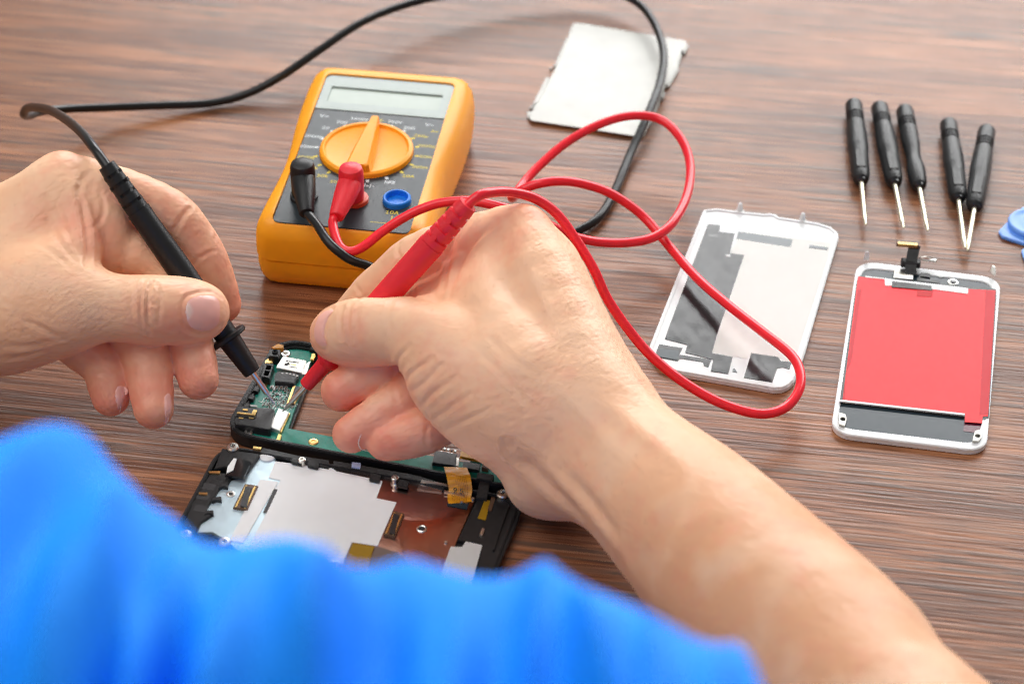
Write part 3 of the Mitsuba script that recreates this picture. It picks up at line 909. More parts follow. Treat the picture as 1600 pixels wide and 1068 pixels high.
# dial: rim, dish and pointer grip
dial = met_part('dial', lathe([0, 0, 30.4], [0, 0, 40], [(0, 19.6), (1.2, 19.6), (2.0, 19.3), (2.5, 18.4), (2.45, 17.6), (1.5, 16.9), (.8, 12), (.55, 5), (.5, 0)], 72), 'orange_smooth')
gp = [(-1.5, 18.2), (1.5, 18.2), (2.6, 8), (3.9, -6), (4.6, -17.0), (3.6, -18.4), (-3.6, -18.4), (-4.6, -17.0), (-3.9, -6), (-2.6, 8)]
gm = hull([(x * 1.25, y * .99, 30.9) for x, y in gp] + [(x, y, 36.0) for x, y in gp] + [(x * .8, y * .98, 36.7) for x, y in gp])
gm.apply_transform(place_m(0, 0, -0.02))
met_part('pointer_grip', gm, 'orange_smooth', holder=dial)
# sockets
met_part('socket', lathe([19, -33, 26], [19, -33, 36], [(4.4, 4.4), (4.4, 5.9), (6.3, 5.7), (6.8, 5.2), (6.8, 4.7), (6.0, 4.3), (-6, 3.9), (-6.1, 0)], 40), 'blue_plastic', label='blue ringed empty socket')
met_part('socket', lathe([2.0, -35.0, 30.4], [2.0, -35.0, 36], [(0, 5.7), (1.6, 5.6), (2, 5.0), (2, 0)], 36), 'red_ring', label='orange red ringed socket under the red plug')
met_part('socket', lathe([-18.7, -36, 30.4], [-18.7, -36, 36], [(0, 5.7), (1.6, 5.6), (2, 5.0), (2, 0)], 36), 'black_rubber', label='black ringed socket under the black plug')


def write(text, u, v, h, bold=True):
    m = meshkit.text_mesh(text, h, 0.05, bold)
    w = m.bounds[1, 0] - m.bounds[0, 0]
    m.apply_translation([u - w / 2 - m.bounds[0, 0], v - h / 2, 30.5])
    return m


def tick(deg, r0=20.4, r1=22.2, w=1.5):
    a = math.radians(deg)
    d, t = np.array([math.sin(a), math.cos(a)]), np.array([math.cos(a), -math.sin(a)])
    return extrude(Polygon([d * r0 - t * w / 2, d * r1 - t * w * .35, d * r1 + t * w * .35, d * r0 + t * w / 2]), 30.5, 30.56)


white, yellow = [], []
for deg, s, ink in [(0, 'OFF', yellow), (-18, '1000V', white), (-36, '200', white), (-54, '20', white), (-72, '2000m', white), (-90, '200m', white), (-108, '2000k', yellow), (-126, '200k', yellow), (-144, '20k', yellow), (-162, '2000', yellow),
                    (18, '750V', white), (36, '200', white), (54, '200\u00b5', yellow), (72, '2000\u00b5', yellow), (90, '20m', yellow), (108, '200m', yellow), (126, '10A', yellow), (146, 'hFE', white), (168, '-|>|-', white)]:
    ink.append(tick(deg))
    a = math.radians(deg)
    rr = 24.6 if abs(deg) < 45 or abs(deg) > 135 else 25.2
    u, v = math.sin(a) * rr, math.cos(a) * rr
    if 45 <= abs(deg) <= 135:
        u = np.sign(u) * min(abs(u), 25.0)
    ink.append(write(s, np.clip(u, -25, 25), v if abs(deg) > 1 else 23.6, 1.75 if len(s) > 3 else 1.9))
white += [write('V=', -23.0, 23.5, 2.2), write('V~', 22.4, 23.5, 2.2), write('COM', -18.7, -27.6, 1.6), ]
yellow += [write('A=', 25.3, 19.0, 1.8), write('10A', 18.6, -41.0, 2.1), extrude(sbox(18.9, -48.4, 19.2, -43.2), 30.5, 30.56), extrude(sbox(11, -48.7, 19.2, -48.4), 30.5, 30.56)]
for m in white:
    met_part('print', m, 'white_ink', holder=face, smooth=False)
for m in yellow:
    met_part('print', m, 'yellow_ink', holder=face, smooth=False)

# ---------------------------------------------------------------- screen assembly lying face down, red protective film on its back
def ZL(rows):
    return from_zoom(rows, 2.966, 1280, 350)


lcd_t = thing('phone_screen', 'white framed phone screen lying with its red backing film upwards, beside the white back panel', 'phone screen')


def oblong(corners, z, r):
    """Rounded oblong from four corner pixels."""
    return rounded(Polygon([at(*c, z)[:2] for c in corners]), r)


o1 = oblong([(1340.0, 403.6), (1564.5, 431), (1541.5, 702.8), (1297.6, 673)], 3.6, 7.5)
i1 = oblong(ZL([(200, 192), (806, 262), (742, 1008), (82, 930)]), 3.6, 5.5)
part(lcd_t, 'frame', slab(o1.difference(i1), 0.3, 2.8, 0.45), 'white_plastic', smooth=False)
part(lcd_t, 'glass', slab(o1.buffer(-1.2), 0.6, 2.2, 0), 'smoke_glass', smooth=False)
part(lcd_t, 'panel_edge', px_slab(ZL([(174, 262), (185, 238), (820, 300), (822, 330), (786, 895), (765, 905), (95, 822)]), 2.2, 3.0, 0.1), 'chip_black', smooth=False)
part(lcd_t, 'film', px_slab(ZL([(180, 242), (305, 255), (690, 300), (818, 306), (782, 888), (758, 890), (755, 921), (674, 915), (676, 880), (108, 812)]), 3.0, 3.25, 0.1), 'red_film', smooth=False, label='red protective film')
part(lcd_t, 'film_overlap', cat(px_slab(ZL([(771, 306), (818, 310), (784, 880), (742, 884)]), 3.25, 3.33, 0), px_slab(ZL([(178, 300), (196, 302), (150, 635), (124, 690), (118, 812), (108, 812)]), 3.25, 3.33, 0)), 'red_film_deep2', smooth=False)
part(lcd_t, 'film_patch', px_slab(ZL([(455, 298), (530, 306), (522, 336), (452, 334)]), 3.33, 3.42, 0), 'red_film_deep', smooth=False)
part(lcd_t, 'white_strip', px_slab(ZL([(214, 239), (305, 250), (690, 296), (690, 322), (520, 300), (440, 285), (306, 284), (303, 254), (215, 246)]), 3.26, 3.5, 0.05), 'white_plastic', smooth=False)
part(lcd_t, 'white_strip', px_slab(ZL([(94, 811), (675, 876), (674, 884), (93, 819)]), 3.0, 3.6, 0.05), 'white_plastic', smooth=False)
part(lcd_t, 'black_foil', px_slab(ZL([(338, 264), (520, 285), (523, 306), (336, 290)]), 3.5, 3.65, 0), 'chip_black', smooth=False)
part(lcd_t, 'maroon_film', px_slab(ZL([(672, 914), (752, 921), (742, 968), (668, 958)]), 2.2, 2.4, 0), 'maroon_film', smooth=False)
for rows in ([(90, 868), (122, 878), (128, 900), (118, 935), (92, 925)], [(722, 955), (752, 948), (752, 985), (738, 1004), (710, 1002)]):
    c = np.mean(rows, 0)
    hole = Point(*at(*ZL([c])[0], 4)[:2]).buffer(1.0, 12)
    part(lcd_t, 'screw_lug', slab(pxpoly(ZL(rows), 4, 0.4).difference(hole), 2.2, 4.0, 0.2), 'dull_steel', smooth=False)
part(lcd_t, 'silver_cover', px_slab(ZL([(352, 205), (440, 212), (434, 255), (344, 246)]), 2.2, 3.7, 0.3, 0.4), 'silver', smooth=False)
for rows in ([(470, 222), (516, 228), (514, 246), (468, 240)], [(455, 245), (560, 262), (556, 274), (452, 262)]):
    part(lcd_t, 'chip', px_slab(ZL(rows), 2.2, 3.3, 0.2), 'chip_black', smooth=False)
cp = at(*ZL([(620, 268)])[0], 3)
part(lcd_t, 'camera_ring', lathe(cp * [1, 1, 0] + [0, 0, 2.2], cp * [1, 1, 0] + [0, 0, 5], [(0, 2.2), (.7, 2.15), (.9, 1.8), (.9, 1.4), (.3, 1.3), (.2, 0)], 32), 'silver', smooth=40)
part(lcd_t, 'camera_lens', lathe(cp * [1, 1, 0] + [0, 0, 2.4], cp * [1, 1, 0] + [0, 0, 5], [(0, 1.2), (.6, 1.0), (.8, 0)], 24), 'black_gloss')
cp = at(*ZL([(563, 235)])[0], 3)
part(lcd_t, 'sensor', lathe(cp * [1, 1, 0] + [0, 0, 2.2], cp * [1, 1, 0] + [0, 0, 5], [(0, 1.3), (.5, 1.2), (.7, .6), (.7, 0)], 20), 'white_plastic')
for rows, mat in (([(206, 165), (214, 132), (232, 140), (232, 166)], 'white_plastic'), ([(790, 225), (796, 190), (816, 200), (818, 242)], 'silver')):
    a, b = at(*ZL([rows[0]])[0], 3.2), at(*ZL([rows[3]])[0], 3.2)
    w = b - a
    part(lcd_t, 'upright_tab', hull([a + w * s + [0, t, z] for s, z in ((0, 0), (1, 0), (.15, 3.4), (.85, 3.4), (.3, 4.0), (.7, 4.0)) for t in (0, .5)]), mat, smooth=False)


def ribbon(rows, w, t=0.15):
    """A flat flexible cable: centre line rows of (px, py, z), width w across the picture's x."""
    p = spline(np.array([at(*r) for r in rows]), 8)
    tt = np.gradient(p, axis=0)
    tt /= np.linalg.norm(tt, axis=1, keepdims=True)
    n = np.cross(np.array([1.0, -0.15, 0]), tt)
    n /= np.linalg.norm(n, axis=1, keepdims=True)
    x = np.cross(tt, n)
    V, F = [], []
    for i in range(len(p)):
        for s, q in ((-1, 1), (1, 1), (1, -1), (-1, -1)):
            V.append(p[i] + x[i] * s * w / 2 + n[i] * q * t / 2)
    for i in range(len(p) - 1):
        for k in range(4):
            a, b = i * 4 + k, i * 4 + (k + 1) % 4
            F += [(a, b, b + 4), (a, b + 4, a + 4)]
    L = (len(p) - 1) * 4
    F += [(0, 2, 1), (0, 3, 2), (L, L + 1, L + 2), (L, L + 2, L + 3)]
    m = trimesh.Trimesh(np.array(V), np.array(F), process=False)
    if m.volume < 0:
        m.invert()
    return m


fx = part(lcd_t, 'flex_cable', cat(ribbon([(*ZL([(425, 235)])[0], 3.6), (*ZL([(424, 200)])[0], 5.4), (*ZL([(430, 158)])[0], 7.6), (*ZL([(438, 118)])[0], 9.8), (*ZL([(446, 96)])[0], 10.6)], 4.6)), 'black_plastic', smooth=False)
a = at(*ZL([(424, 180)])[0], 5.5)
part(lcd_t, 'flex_collar', rbox(-4, 4, -1.8, 1.8, -1.6, 1.4, .5, place_m(a[0], a[1], -.15, a[2])), 'black_plastic')
a = at(*ZL([(410, 93)])[0], 11)
cn = part(lcd_t, 'connector', rbox(-4.6, 4.6, -1.5, 1.6, -.7, .9, .2, place_m(a[0], a[1], -.14, a[2])), 'chip_brown')
part(cn, 'contact_row', cat(*[rbox(-3.9 + .44 * k, -3.65 + .44 * k, -1.7, 0, -.5, .95, .05, place_m(a[0], a[1], -.14, a[2])) for k in range(18)]), 'gold', smooth=False)
a = at(*ZL([(510, 165)])[0], 6)
part(lcd_t, 'side_contact', cat(tube(spline(pts([(*ZL([(460, 160)])[0], 6), (*ZL([(500, 152)])[0], 7), (*ZL([(548, 165)])[0], 6)]), 6), .4, 8), rbox(-3, 3, -.9, .9, -.5, .5, .3, place_m(a[0], a[1], -.2, a[2]))), 'silver')

# ---------------------------------------------------------------- white back panel with black tape
def ZB(rows):
    return from_zoom(rows, 3.338, 1000, 300)


bk = thing('phone_back_panel', 'white phone back panel with black glossy tape, under the red cable loop', 'phone panel')
bo = pxpoly(ZB([(330, 92), (400, 84), (500, 98), (660, 114), (664, 108), (716, 117), (720, 128), (930, 160), (1000, 182), (1034, 212), (1034, 240), (955, 505), (858, 840), (822, 940), (802, 984), (774, 1010), (740, 1024), (700, 1027), (185, 936), (95, 893), (42, 820), (120, 620)]), 2.6, 1.2)
part(bk, 'panel', slab(bo, 0.3, 2.4, 0.4), 'white_plastic', smooth=False)
part(bk, 'rim', slab(bo.buffer(-.4).difference(bo.buffer(-1.7)), 2.38, 3.0, 0.3), 'white_plastic', smooth=False)
part(bk, 'cream_sheet', px_slab(ZB([(520, 205), (1000, 262), (985, 330), (800, 900), (720, 860), (585, 838), (560, 868), (485, 856), (375, 833), (545, 328), (470, 314)]), 2.4, 2.52, 0), 'cream_sheet', smooth=False)
part(bk, 'black_tape', px_slab(ZB([(355, 165), (418, 172), (412, 205), (495, 215), (468, 317), (543, 328), (400, 745), (375, 838), (483, 858), (460, 946), (370, 932), (382, 872), (235, 835), (248, 795), (130, 764), (150, 705)]), 2.52, 2.72, 0.08), 'black_tape', smooth=False, label='large strip of glossy black tape')
part(bk, 'black_tape', px_slab(ZB([(580, 838), (720, 858), (735, 880), (790, 885), (780, 922), (742, 912), (715, 918), (690, 990), (542, 966)]), 2.4, 2.66, 0.08), 'black_tape', smooth=False)
part(bk, 'black_tape', px_slab(ZB([(84, 835), (100, 792), (222, 812), (205, 846), (372, 872), (356, 912), (334, 904), (328, 884), (208, 866), (196, 880), (90, 858)]), 2.4, 2.66, 0.08), 'black_tape', smooth=False)
part(bk, 'foil_patch', px_slab(ZB([(96, 838), (106, 812), (205, 828), (194, 874), (94, 856)]), 2.66, 2.9, 0.12, .4), 'smoke_glass', smooth=False)
part(bk, 'slot', px_slab(ZB([(512, 205), (797, 247), (785, 287), (502, 243)]), 2.4, 2.58, 0), 'slot_gray', smooth=False)
part(bk, 'slot', px_slab(ZB([(885, 275), (983, 288), (978, 301), (881, 289)]), 2.52, 2.7, 0), 'slot_gray', smooth=False)
part(bk, 'tape_mark', px_slab(ZB([(484, 920), (494, 918), (508, 940), (482, 936)]), 2.4, 2.6, 0), 'slot_gray', smooth=False)
part(bk, 'tape_mark', px_slab(ZB([(360, 218), (406, 226), (402, 236), (358, 230)]), 2.72, 2.8, 0), 'black_gloss', smooth=False)
a = at(*ZB([(460, 333)])[0], 2.7)
part(bk, 'glue_dot', ball(a, [1.1, 0.9, .35]), 'white_plastic', smooth=True)
for u, v in ((520, 108), (847, 160)):
    a = at(*ZB([(u, v)])[0], 1.4)
    part(bk, 'hinge_pin', cat(lathe(a, a + [0, 0, 5.2], [(0, 1.15), (3.2, 1.15), (3.4, .9), (4.6, .9), (5.0, .5), (5.01, 0)], 20), rbox(-1.6, 1.6, -1, 1.6, -.8, 1.0, .3, place_m(a[0], a[1], -.27, a[2]))), 'white_plastic')

# ---------------------------------------------------------------- thin metal shield plate at the back
def ZP(rows):
    return from_zoom(rows, 4.45, 800, 0)


pl = thing('shield_plate', 'thin blank metal plate with folded notched edges under the black cable', 'metal plate')
part(pl, 'sheet', px_slab(ZP([(430, 160), (500, 165), (1205, 282), (1216, 305), (1150, 400), (930, 915), (880, 948), (850, 944), (135, 836), (118, 812), (300, 480)]), 1.3, 1.75, 0.15, 0.8), 'plate_steel', smooth=False)
for rows in ([(425, 160), (445, 165), (425, 235), (400, 222)], [(385, 255), (410, 262), (345, 395), (312, 462), (285, 455), (268, 478), (262, 470), (300, 445)], [(240, 535), (268, 545), (190, 715), (160, 730), (140, 752), (118, 748), (150, 715)], [(108, 775), (130, 770), (140, 826), (110, 808)],
             [(1195, 300), (1224, 312), (1200, 368), (1170, 352)], [(1150, 380), (1180, 372), (1152, 460), (1158, 480), (1090, 596), (1050, 600)], [(1030, 622), (1065, 640), (1052, 676), (1020, 700), (1000, 690)], [(995, 705), (1025, 712), (955, 865), (938, 880), (916, 860)], [(905, 888), (935, 900), (915, 935), (885, 940)]):
    q = pxpoly(ZP(rows), 1.7, .3)
    part(pl, 'folded_tab', cat(slab(q.buffer(.15), 0.2, 1.5, .25), slab(q.buffer(-.55), 1.49, 2.1, .2)), 'plate_edge', smooth=False)

# ---------------------------------------------------------------- screwdrivers
def ZS(rows):
    return from_zoom(rows, 3.816, 1280, 140)


grooves = []
for x in (9.2, 11.2, 13.2):
    grooves += [(x, 3.95), (x + .35, 3.2), (x + .95, 3.2), (x + 1.25, 3.95)]
full = [(0, 0), (0.02, 2.7), (.6, 3.5), (1.6, 3.9), (8.8, 3.98)] + grooves + [(15.5, 4.1), (24, 4.5), (31, 4.55), (33, 4.4), (34, 4.3), (46, 4.05), (50.5, 3.8), (52.5, 3.2), (53.4, 2.0), (53.5, 0)]
waist = [(0, 0), (0.02, 2.7), (.6, 3.5), (1.6, 3.9), (8.8, 3.98)] + grooves + [(16, 4.0), (24, 3.9), (30, 3.35), (34, 3.1), (38, 3.5), (41, 3.95), (46, 3.9), (50.5, 3.6), (52.5, 3.1), (53.4, 2.0), (53.5, 0)]
drv = [((205, 82), (248, 548), (276, 808), full, 'black handled mini screwdriver, leftmost of the five'), ((358, 98), (436, 562), (502, 826), full, 'black mini screwdriver in the middle of the group of three'), ((508, 118), (585, 582), (646, 842), waist, 'black mini screwdriver whose handle has a pinched waist'),
       ((770, 198), (824, 655), (868, 945), full, 'black mini screwdriver, left one of the pair whose tips meet'), ((1000, 238), (910, 702), (884, 960), full, 'black mini screwdriver, rightmost of the five, leaning over its neighbour')]
for k, (a, b, c, prof, lab) in enumerate(drv):
    z = 4.6
    A, B, C = (at(*ZS([q])[0], z) for q in (a, b, c))
    L = np.linalg.norm(B - A)
    d = (C - A) / np.linalg.norm(C - A)
    s = thing('screwdriver', lab, 'screwdriver', 'mini screwdrivers on the table')
    h = lathe(A, A + d, [(t * L / 53.5, r) for t, r in prof], 24)
    # two flat sides ground along the handle
    h = mf(h)
    side = np.cross(d, [0, 0, 1.0])
    part(s, 'handle', h, 'black_plastic', smooth=30)
    top = A + d * L * .80 + np.array([0, 0, 3.55])
    M = np.eye(4)
    M[:3, 0], M[:3, 1], M[:3, 2], M[:3, 3] = side, d, [0, 0, 1], top
    if prof is full:
        part(s, 'grip_flat', rbox(-2.1, 2.1, -6.5, 6.5, -.5, .62, .35, M), 'black_plastic', smooth=False)
    Ls = np.linalg.norm(C - (A + d * L))
    sh = lathe(A + d * (L - 1), A + d * (L + Ls), [(0, 0.95), (Ls - 3.5, 0.95), (Ls - 2.6, .8), (Ls + .6, .55), (Ls + 1.0, .3)], 16)
    part(s, 'shaft', sh, 'tool_steel')
    part(s, 'collar', lathe(A + d * (L - 1.2), A + d * L, [(0, 2.6), (1.4, 2.3), (1.9, 1.5), (2.0, 0)], 20), 'black_gloss')

# ---------------------------------------------------------------- blue opening picks at the right edge
pk = thing('opening_pick', 'blue plastic opening pick with a round raised thumb pad at the right edge', 'opening pick')
part(pk, 'blade', px_slab([(1560, 360), (1574, 345), (1598, 322), (1640, 318), (1668, 345), (1660, 385), (1640, 396), (1600, 380), (1566, 369)], 0.4, 1.7, .5, 1.6), 'blue_pick_plastic', smooth=False)
a = at(1612, 352, 1.7) * [1, 1, 0]
part(pk, 'thumb_pad', lathe(a + [0, 0, 1.6], a + [0, 0, 6], [(0, 10.0), (1.6, 10.0), (2.2, 9.5), (2.4, 8.6), (2.2, 8.0), (1.9, 6.2), (2.1, 5.7), (2.1, 0)], 48), 'blue_pick_plastic')
pk2 = thing('opening_pick', 'second blue pick, just a sliver showing below the first at the right edge', 'opening pick')
part(pk2, 'blade', px_slab([(1596, 390), (1606, 382), (1640, 400), (1648, 420), (1620, 420), (1600, 402)], 0.2, 1.6, .4, 1.2), 'blue_pick_plastic', smooth=False)
part(pk2, 'thumb_pad', lathe(at(1628, 404, 1.5), at(1628, 404, 1.5) + [0, 0, 3], [(0, 4.0), (1.0, 4.0), (1.4, 3.4), (1.4, 0)], 32), 'blue_pick_plastic')

# ---------------------------------------------------------------- opened phone, upper half: frame with the circuit board
def ZC(rows):
    return from_zoom(rows, 5.935, 340, 520)


bd = thing('phone_board_frame', 'black open phone frame holding the green circuit board that both probes touch', 'phone frame')
MB = place_m(-107.6, -61.8, -0.283)


def local(m, M=MB):
    m = tm(m).copy()
    m.apply_transform(M)
    return m


def lpoly(p, M=MB):
    return affinity.affine_transform(p, [M[0, 0], M[0, 1], M[1, 0], M[1, 1], M[0, 3], M[1, 3]])


out = rounded(sbox(-1.6, -0.5, 116, 60.2), 10)
inn = rounded(sbox(0.7, 1.5, 113.6, 58.0), 8)
part(bd, 'wall', local(slab(out.difference(inn), 0.3, 5.6, .6)), 'black_plastic', smooth=False)
part(bd, 'inner_lip', local(cat(slab(inn.difference(inn.buffer(-1.0)), 0.6, 4.4, .3))), 'chip_black', smooth=False)
part(bd, 'tray', local(slab(inn.difference(Polygon([(17, 58), (21.5, 10.8), (92, 10.8), (92, 58)])), 0.5, 2.2, 0)), 'black_plastic', smooth=False)
for t in (9, 15, 21, 26, 33, 39, 46):
    part(bd, 'wall_rib', local(rbox(0.6, 2.8, t, t + 2.0 + (t % 4) * .5, 2.2, 5.2, .25)), 'black_plastic', smooth=False)
for a, b in ((13, 20), (22, 27)):
    part(bd, 'wall_rib', local(rbox(a, b, 55.9, 58.6, 2.2, 5.3, .25)), 'black_plastic', smooth=False)
brd = inn.buffer(-1.3).difference(Polygon([(15.2, 60), (15.2, 54), (20.8, 10.6), (92.5, 10.6), (92.5, 60)])).difference(sbox(-2, 17, 1.6, 50))
board = part(bd, 'circuit_board', local(slab(brd, 2.2, 3.6, .1)), 'pcb_green', smooth=False)
Zb = 3.6


def comp(name, rows, h, mat, b=.2, r=0.0, z0=Zb, holder=None, conv=ZC, **k):
    return part(holder or board, name, slab(pxpoly(conv(rows), z0 + h, r), z0, z0 + h, b), mat, smooth=False, **k)


def ring_at(name, u, v, r, r2, h, mat, holder=None, z=Zb, conv=ZC):
    c = at(*conv([(u, v)])[0], z + h) * [1, 1, 0]
    return part(holder or board, name, lathe(c + [0, 0, z], c + [0, 0, z + 5], [(0, r), (h * .7, r), (h, r * .85), (h, r2), (h * .3, r2 * .9), (h * .3, 0)], 24), mat)


comp('camera_block', [(478, 148), (580, 150), (582, 205), (560, 222), (470, 212)], 4.0, 'chip_black', .4)
ring_at('camera_lens', 533, 168, 1.3, .7, 4.6, 'black_gloss')
comp('amber_contact', [(500, 128), (560, 96), (610, 108), (612, 138), (570, 140), (520, 142)], 2.6, 'amber_flex', .3)
comp('gold_spring', [(438, 252), (470, 228), (515, 240), (512, 272), (470, 280), (440, 276)], 2.6, 'gold', .4)
ring_at('board_screw', 630, 186, 2.0, .9, 1.3, 'silver')
comp('gold_contact', [(872, 186), (902, 182), (908, 205), (886, 246), (860, 240)], 1.6, 'gold', .4)
sc = comp('shield_can', [(606, 212), (822, 252), (812, 290), (780, 368), (545, 318), (552, 296)], 2.6, 'shield_steel', .25)
for rows, mat in (([(632, 254), (752, 270), (750, 278), (630, 262)], 'dark_recess'), ([(622, 282), (660, 272), (672, 290), (640, 302), (620, 300)], 'dark_recess'), ([(676, 284), (728, 290), (724, 302), (680, 296)], 'gold'), ([(664, 308), (740, 318), (736, 324), (668, 314)], 'dark_recess')):
    comp('shield_cutout', rows, .06, mat, 0, z0=Zb + 2.6, holder=sc)
comp('shield_edge', [(790, 372), (815, 292), (850, 262), (862, 262), (825, 372), (800, 384)], 1.0, 'silver', .1)
fr = pxpoly(ZC([(438, 276), (520, 286), (480, 416), (405, 400)]), Zb + 3.6)
part(board, 'frame_block', slab(fr.difference(pxpoly(ZC([(455, 296), (502, 302), (488, 340), (444, 332)]), Zb + 3.6)).difference(pxpoly(ZC([(440, 345), (484, 352), (468, 396), (424, 388)]), Zb + 3.6)), Zb, Zb + 3.6, .2), 'chip_black', smooth=False)
sp = comp('speaker', [(552, 348), (720, 366), (758, 384), (750, 408), (722, 438), (710, 468), (530, 448), (526, 400)], 2.4, 'chip_black', .5, .6)
for u, v in ((600, 372), (640, 372), (672, 378), (706, 386), (736, 396)):
    ring_at('speaker_mark', u, v, .45, .2, .12, 'gray_tape', holder=sp, z=Zb + 2.4)
for k in range(4):
    u = 488 + 44 * k
    comp('resistor_array', [(u, 482 + 3 * k), (u + 34, 482 + 3 * k), (u + 28, 512 + 3 * k), (u - 6, 512 + 3 * k)], .7, 'solder', .15)
    comp('resistor_body', [(u + 6, 489 + 3 * k), (u + 24, 489 + 3 * k), (u + 19, 505 + 3 * k), (u + 2, 505 + 3 * k)], .95, 'chip_brown', .1)
comp('gold_pad', [(425, 468), (462, 472), (458, 498), (432, 494)], .35, 'gold', .1)
comp('gold_pad', [(400, 425), (408, 430), (398, 460), (390, 455)], .35, 'gold', 0)
comp('gold_pad', [(285, 658), (368, 668), (366, 684), (280, 674)], .8, 'gray_tape', .1)
comp('gold_strip', [(700, 478), (722, 486), (664, 640), (640, 652)], 1.3, 'gold', .15)
comp('black_strip', [(724, 486), (766, 496), (700, 640), (668, 640)], 1.7, 'chip_black', .2)
comp('gold_strip', [(766, 492), (786, 500), (716, 648), (704, 644)], 1.2, 'gold', .15)
# the field of tiny parts round the probe tips
prs = np.random.default_rng(21)
chips, ends, darks = [], [], []
quad = Polygon(ZC([(520, 520), (690, 540), (720, 640), (690, 712), (560, 690), (420, 690), (402, 640), (470, 600)]))
taken = []
for _ in range(420):
    x, y = prs.uniform(405, 465), prs.uniform(605, 642)
    if not quad.contains(Point(x, y)) or any(abs(x - a) < 2.9 and abs(y - b) < 2.1 for a, b in taken):
        continue
    taken.append((x, y))
    p = at(x, y, Zb)
    M = place_m(p[0], p[1], -.283 + (math.pi / 2 if prs.random() < .45 else 0), Zb)
    w, h, t = prs.choice([.42, .5, .6]), .25, prs.choice([.3, .4, .5])
    (chips if prs.random() < .55 else darks).append(rbox(-w * .55, w * .55, -h, h, 0, t, .05, M))
    ends += [rbox(-w, -w * .55, -h * 1.05, h * 1.05, 0, t * 1.03, .05, M), rbox(w * .55, w, -h * 1.05, h * 1.05, 0, t * 1.03, .05, M)]
k1 = part(board, 'tiny_chips', cat(*chips), 'chip_brown', smooth=False)
k2 = part(board, 'tiny_resistors', cat(*darks), 'chip_black', smooth=False)
k3 = part(board, 'solder_ends', cat(*ends), 'solder', smooth=False)
for q in (k1, k2, k3):
    labels[q] = {'kind': 'stuff'}
tr = []
for _ in range(150):
    x, y = prs.uniform(405, 470), prs.uniform(600, 645)
    if quad.buffer(4).contains(Point(x, y)):
        p = at(x, y, Zb)
        M = place_m(p[0], p[1], -.283 + (math.pi / 2 if prs.random() < .5 else 0), Zb)
        tr.append(local(extrude(sbox(-prs.uniform(.6, 2.2), -.11, prs.uniform(.5, 1.6), .11), .01, .05), M))
labels[part(board, 'traces', cat(*tr), 'solder', smooth=False)] = {'kind': 'stuff'}
jk = comp('jack_block', [(352, 690), (500, 690), (528, 712), (488, 884), (470, 892), (330, 868), (165, 845), (160, 800), (168, 770), (355, 790)], 3.6, 'chip_black', .3)
comp('jack_socket', [(205, 672), (375, 700), (350, 790), (165, 768), (172, 728)], 4.0, 'chip_black', .3)
comp('jack_contact', [(330, 712), (368, 712), (346, 762), (175, 742), (185, 728), (316, 744)], .5, 'gold', .1, z0=Zb + 4.0)
comp('jack_contact', [(236, 698), (285, 706), (280, 718), (230, 710)], .4, 'gold', .1, z0=Zb + 4.0)
for a in (196, 292):
    comp('jack_contact', [(a, 778), (a + 44, 783), (a + 38, 793), (a - 4, 788)], .3, 'gold', .05, z0=Zb + 3.6)
comp('shield_can', [(566, 694), (662, 728), (574, 900), (480, 868)], 2.0, 'shield_steel', .3, label='long narrow steel shield can')
comp('gold_strip', [(664, 734), (674, 738), (590, 920), (578, 914)], 1.0, 'gold', .1)
ring_at('board_screw', 287, 910, 1.7, .7, 1.2, 'silver')
comp('board_mark', [(336, 916), (362, 920), (356, 934), (330, 928)], .2, 'chip_black', 0)
comp('gold_contact', [(562, 930), (594, 936), (572, 996), (542, 990)], 1.6, 'gold', .4)
ring_at('gold_hole', 888, 1004, 1.9, 1.0, .35, 'gold')
# right end of the board, half hidden by the wrist
ZR = lambda rows: from_zoom(rows, 4.45, 500, 660)
comp('black_chip', [(800, 190), (950, 215), (940, 300), (780, 275)], 1.6, 'chip_black', .3, conv=ZR)
for k in range(9):
    u, v = 838 + (k % 5) * 24, 165 + (k // 5) * 26 + (k % 5) * 5
    comp('small_capacitor', [(u, v), (u + 15, v + 3), (u + 12, v + 16), (u - 3, v + 13)], .7, 'solder' if k % 3 else 'chip_brown', .1, conv=ZR)
comp('amber_flex', [(980, 195), (1130, 232), (1128, 262), (972, 232)], 1.2, 'amber_flex', .1, conv=ZR)
comp('solder_post', [(950, 240), (966, 244), (962, 300), (944, 296)], 1.6, 'silver', .2, conv=ZR)
comp('brown_block', [(1135, 262), (1178, 270), (1166, 318), (1124, 308)], 2.0, 'chip_brown', .2, conv=ZR)
comp('black_chip', [(1000, 265), (1115, 285), (1105, 330), (990, 310)], 1.6, 'chip_black', .2, conv=ZR)

# ---------------------------------------------------------------- opened phone, lower half: display side
ZD = lambda rows: from_zoom(rows, 2.759, 260, 660)
ds = thing('phone_display_housing', 'black open phone half with white sheet and mirror plate, in front of the board frame', 'phone housing')
MD = place_m(-109.2, -67.8, -0.262)
out = rounded(sbox(0, -60, 117, 0), 9)
part(ds, 'tray', local(slab(out, 0.3, 2.4, .3), MD), 'black_plastic', smooth=False)
part(ds, 'rim', local(slab(out.difference(out.buffer(-1.6)), 2.38, 5.0, .5), MD), 'black_plastic', smooth=False)
zt = 3.6


def dcomp(name, rows, h, mat, b=.15, r=0.0, z0=zt, conv=ZD, holder=None, **k):
    return comp(name, rows, h, mat, b, r, z0, holder or ds, conv, **k)


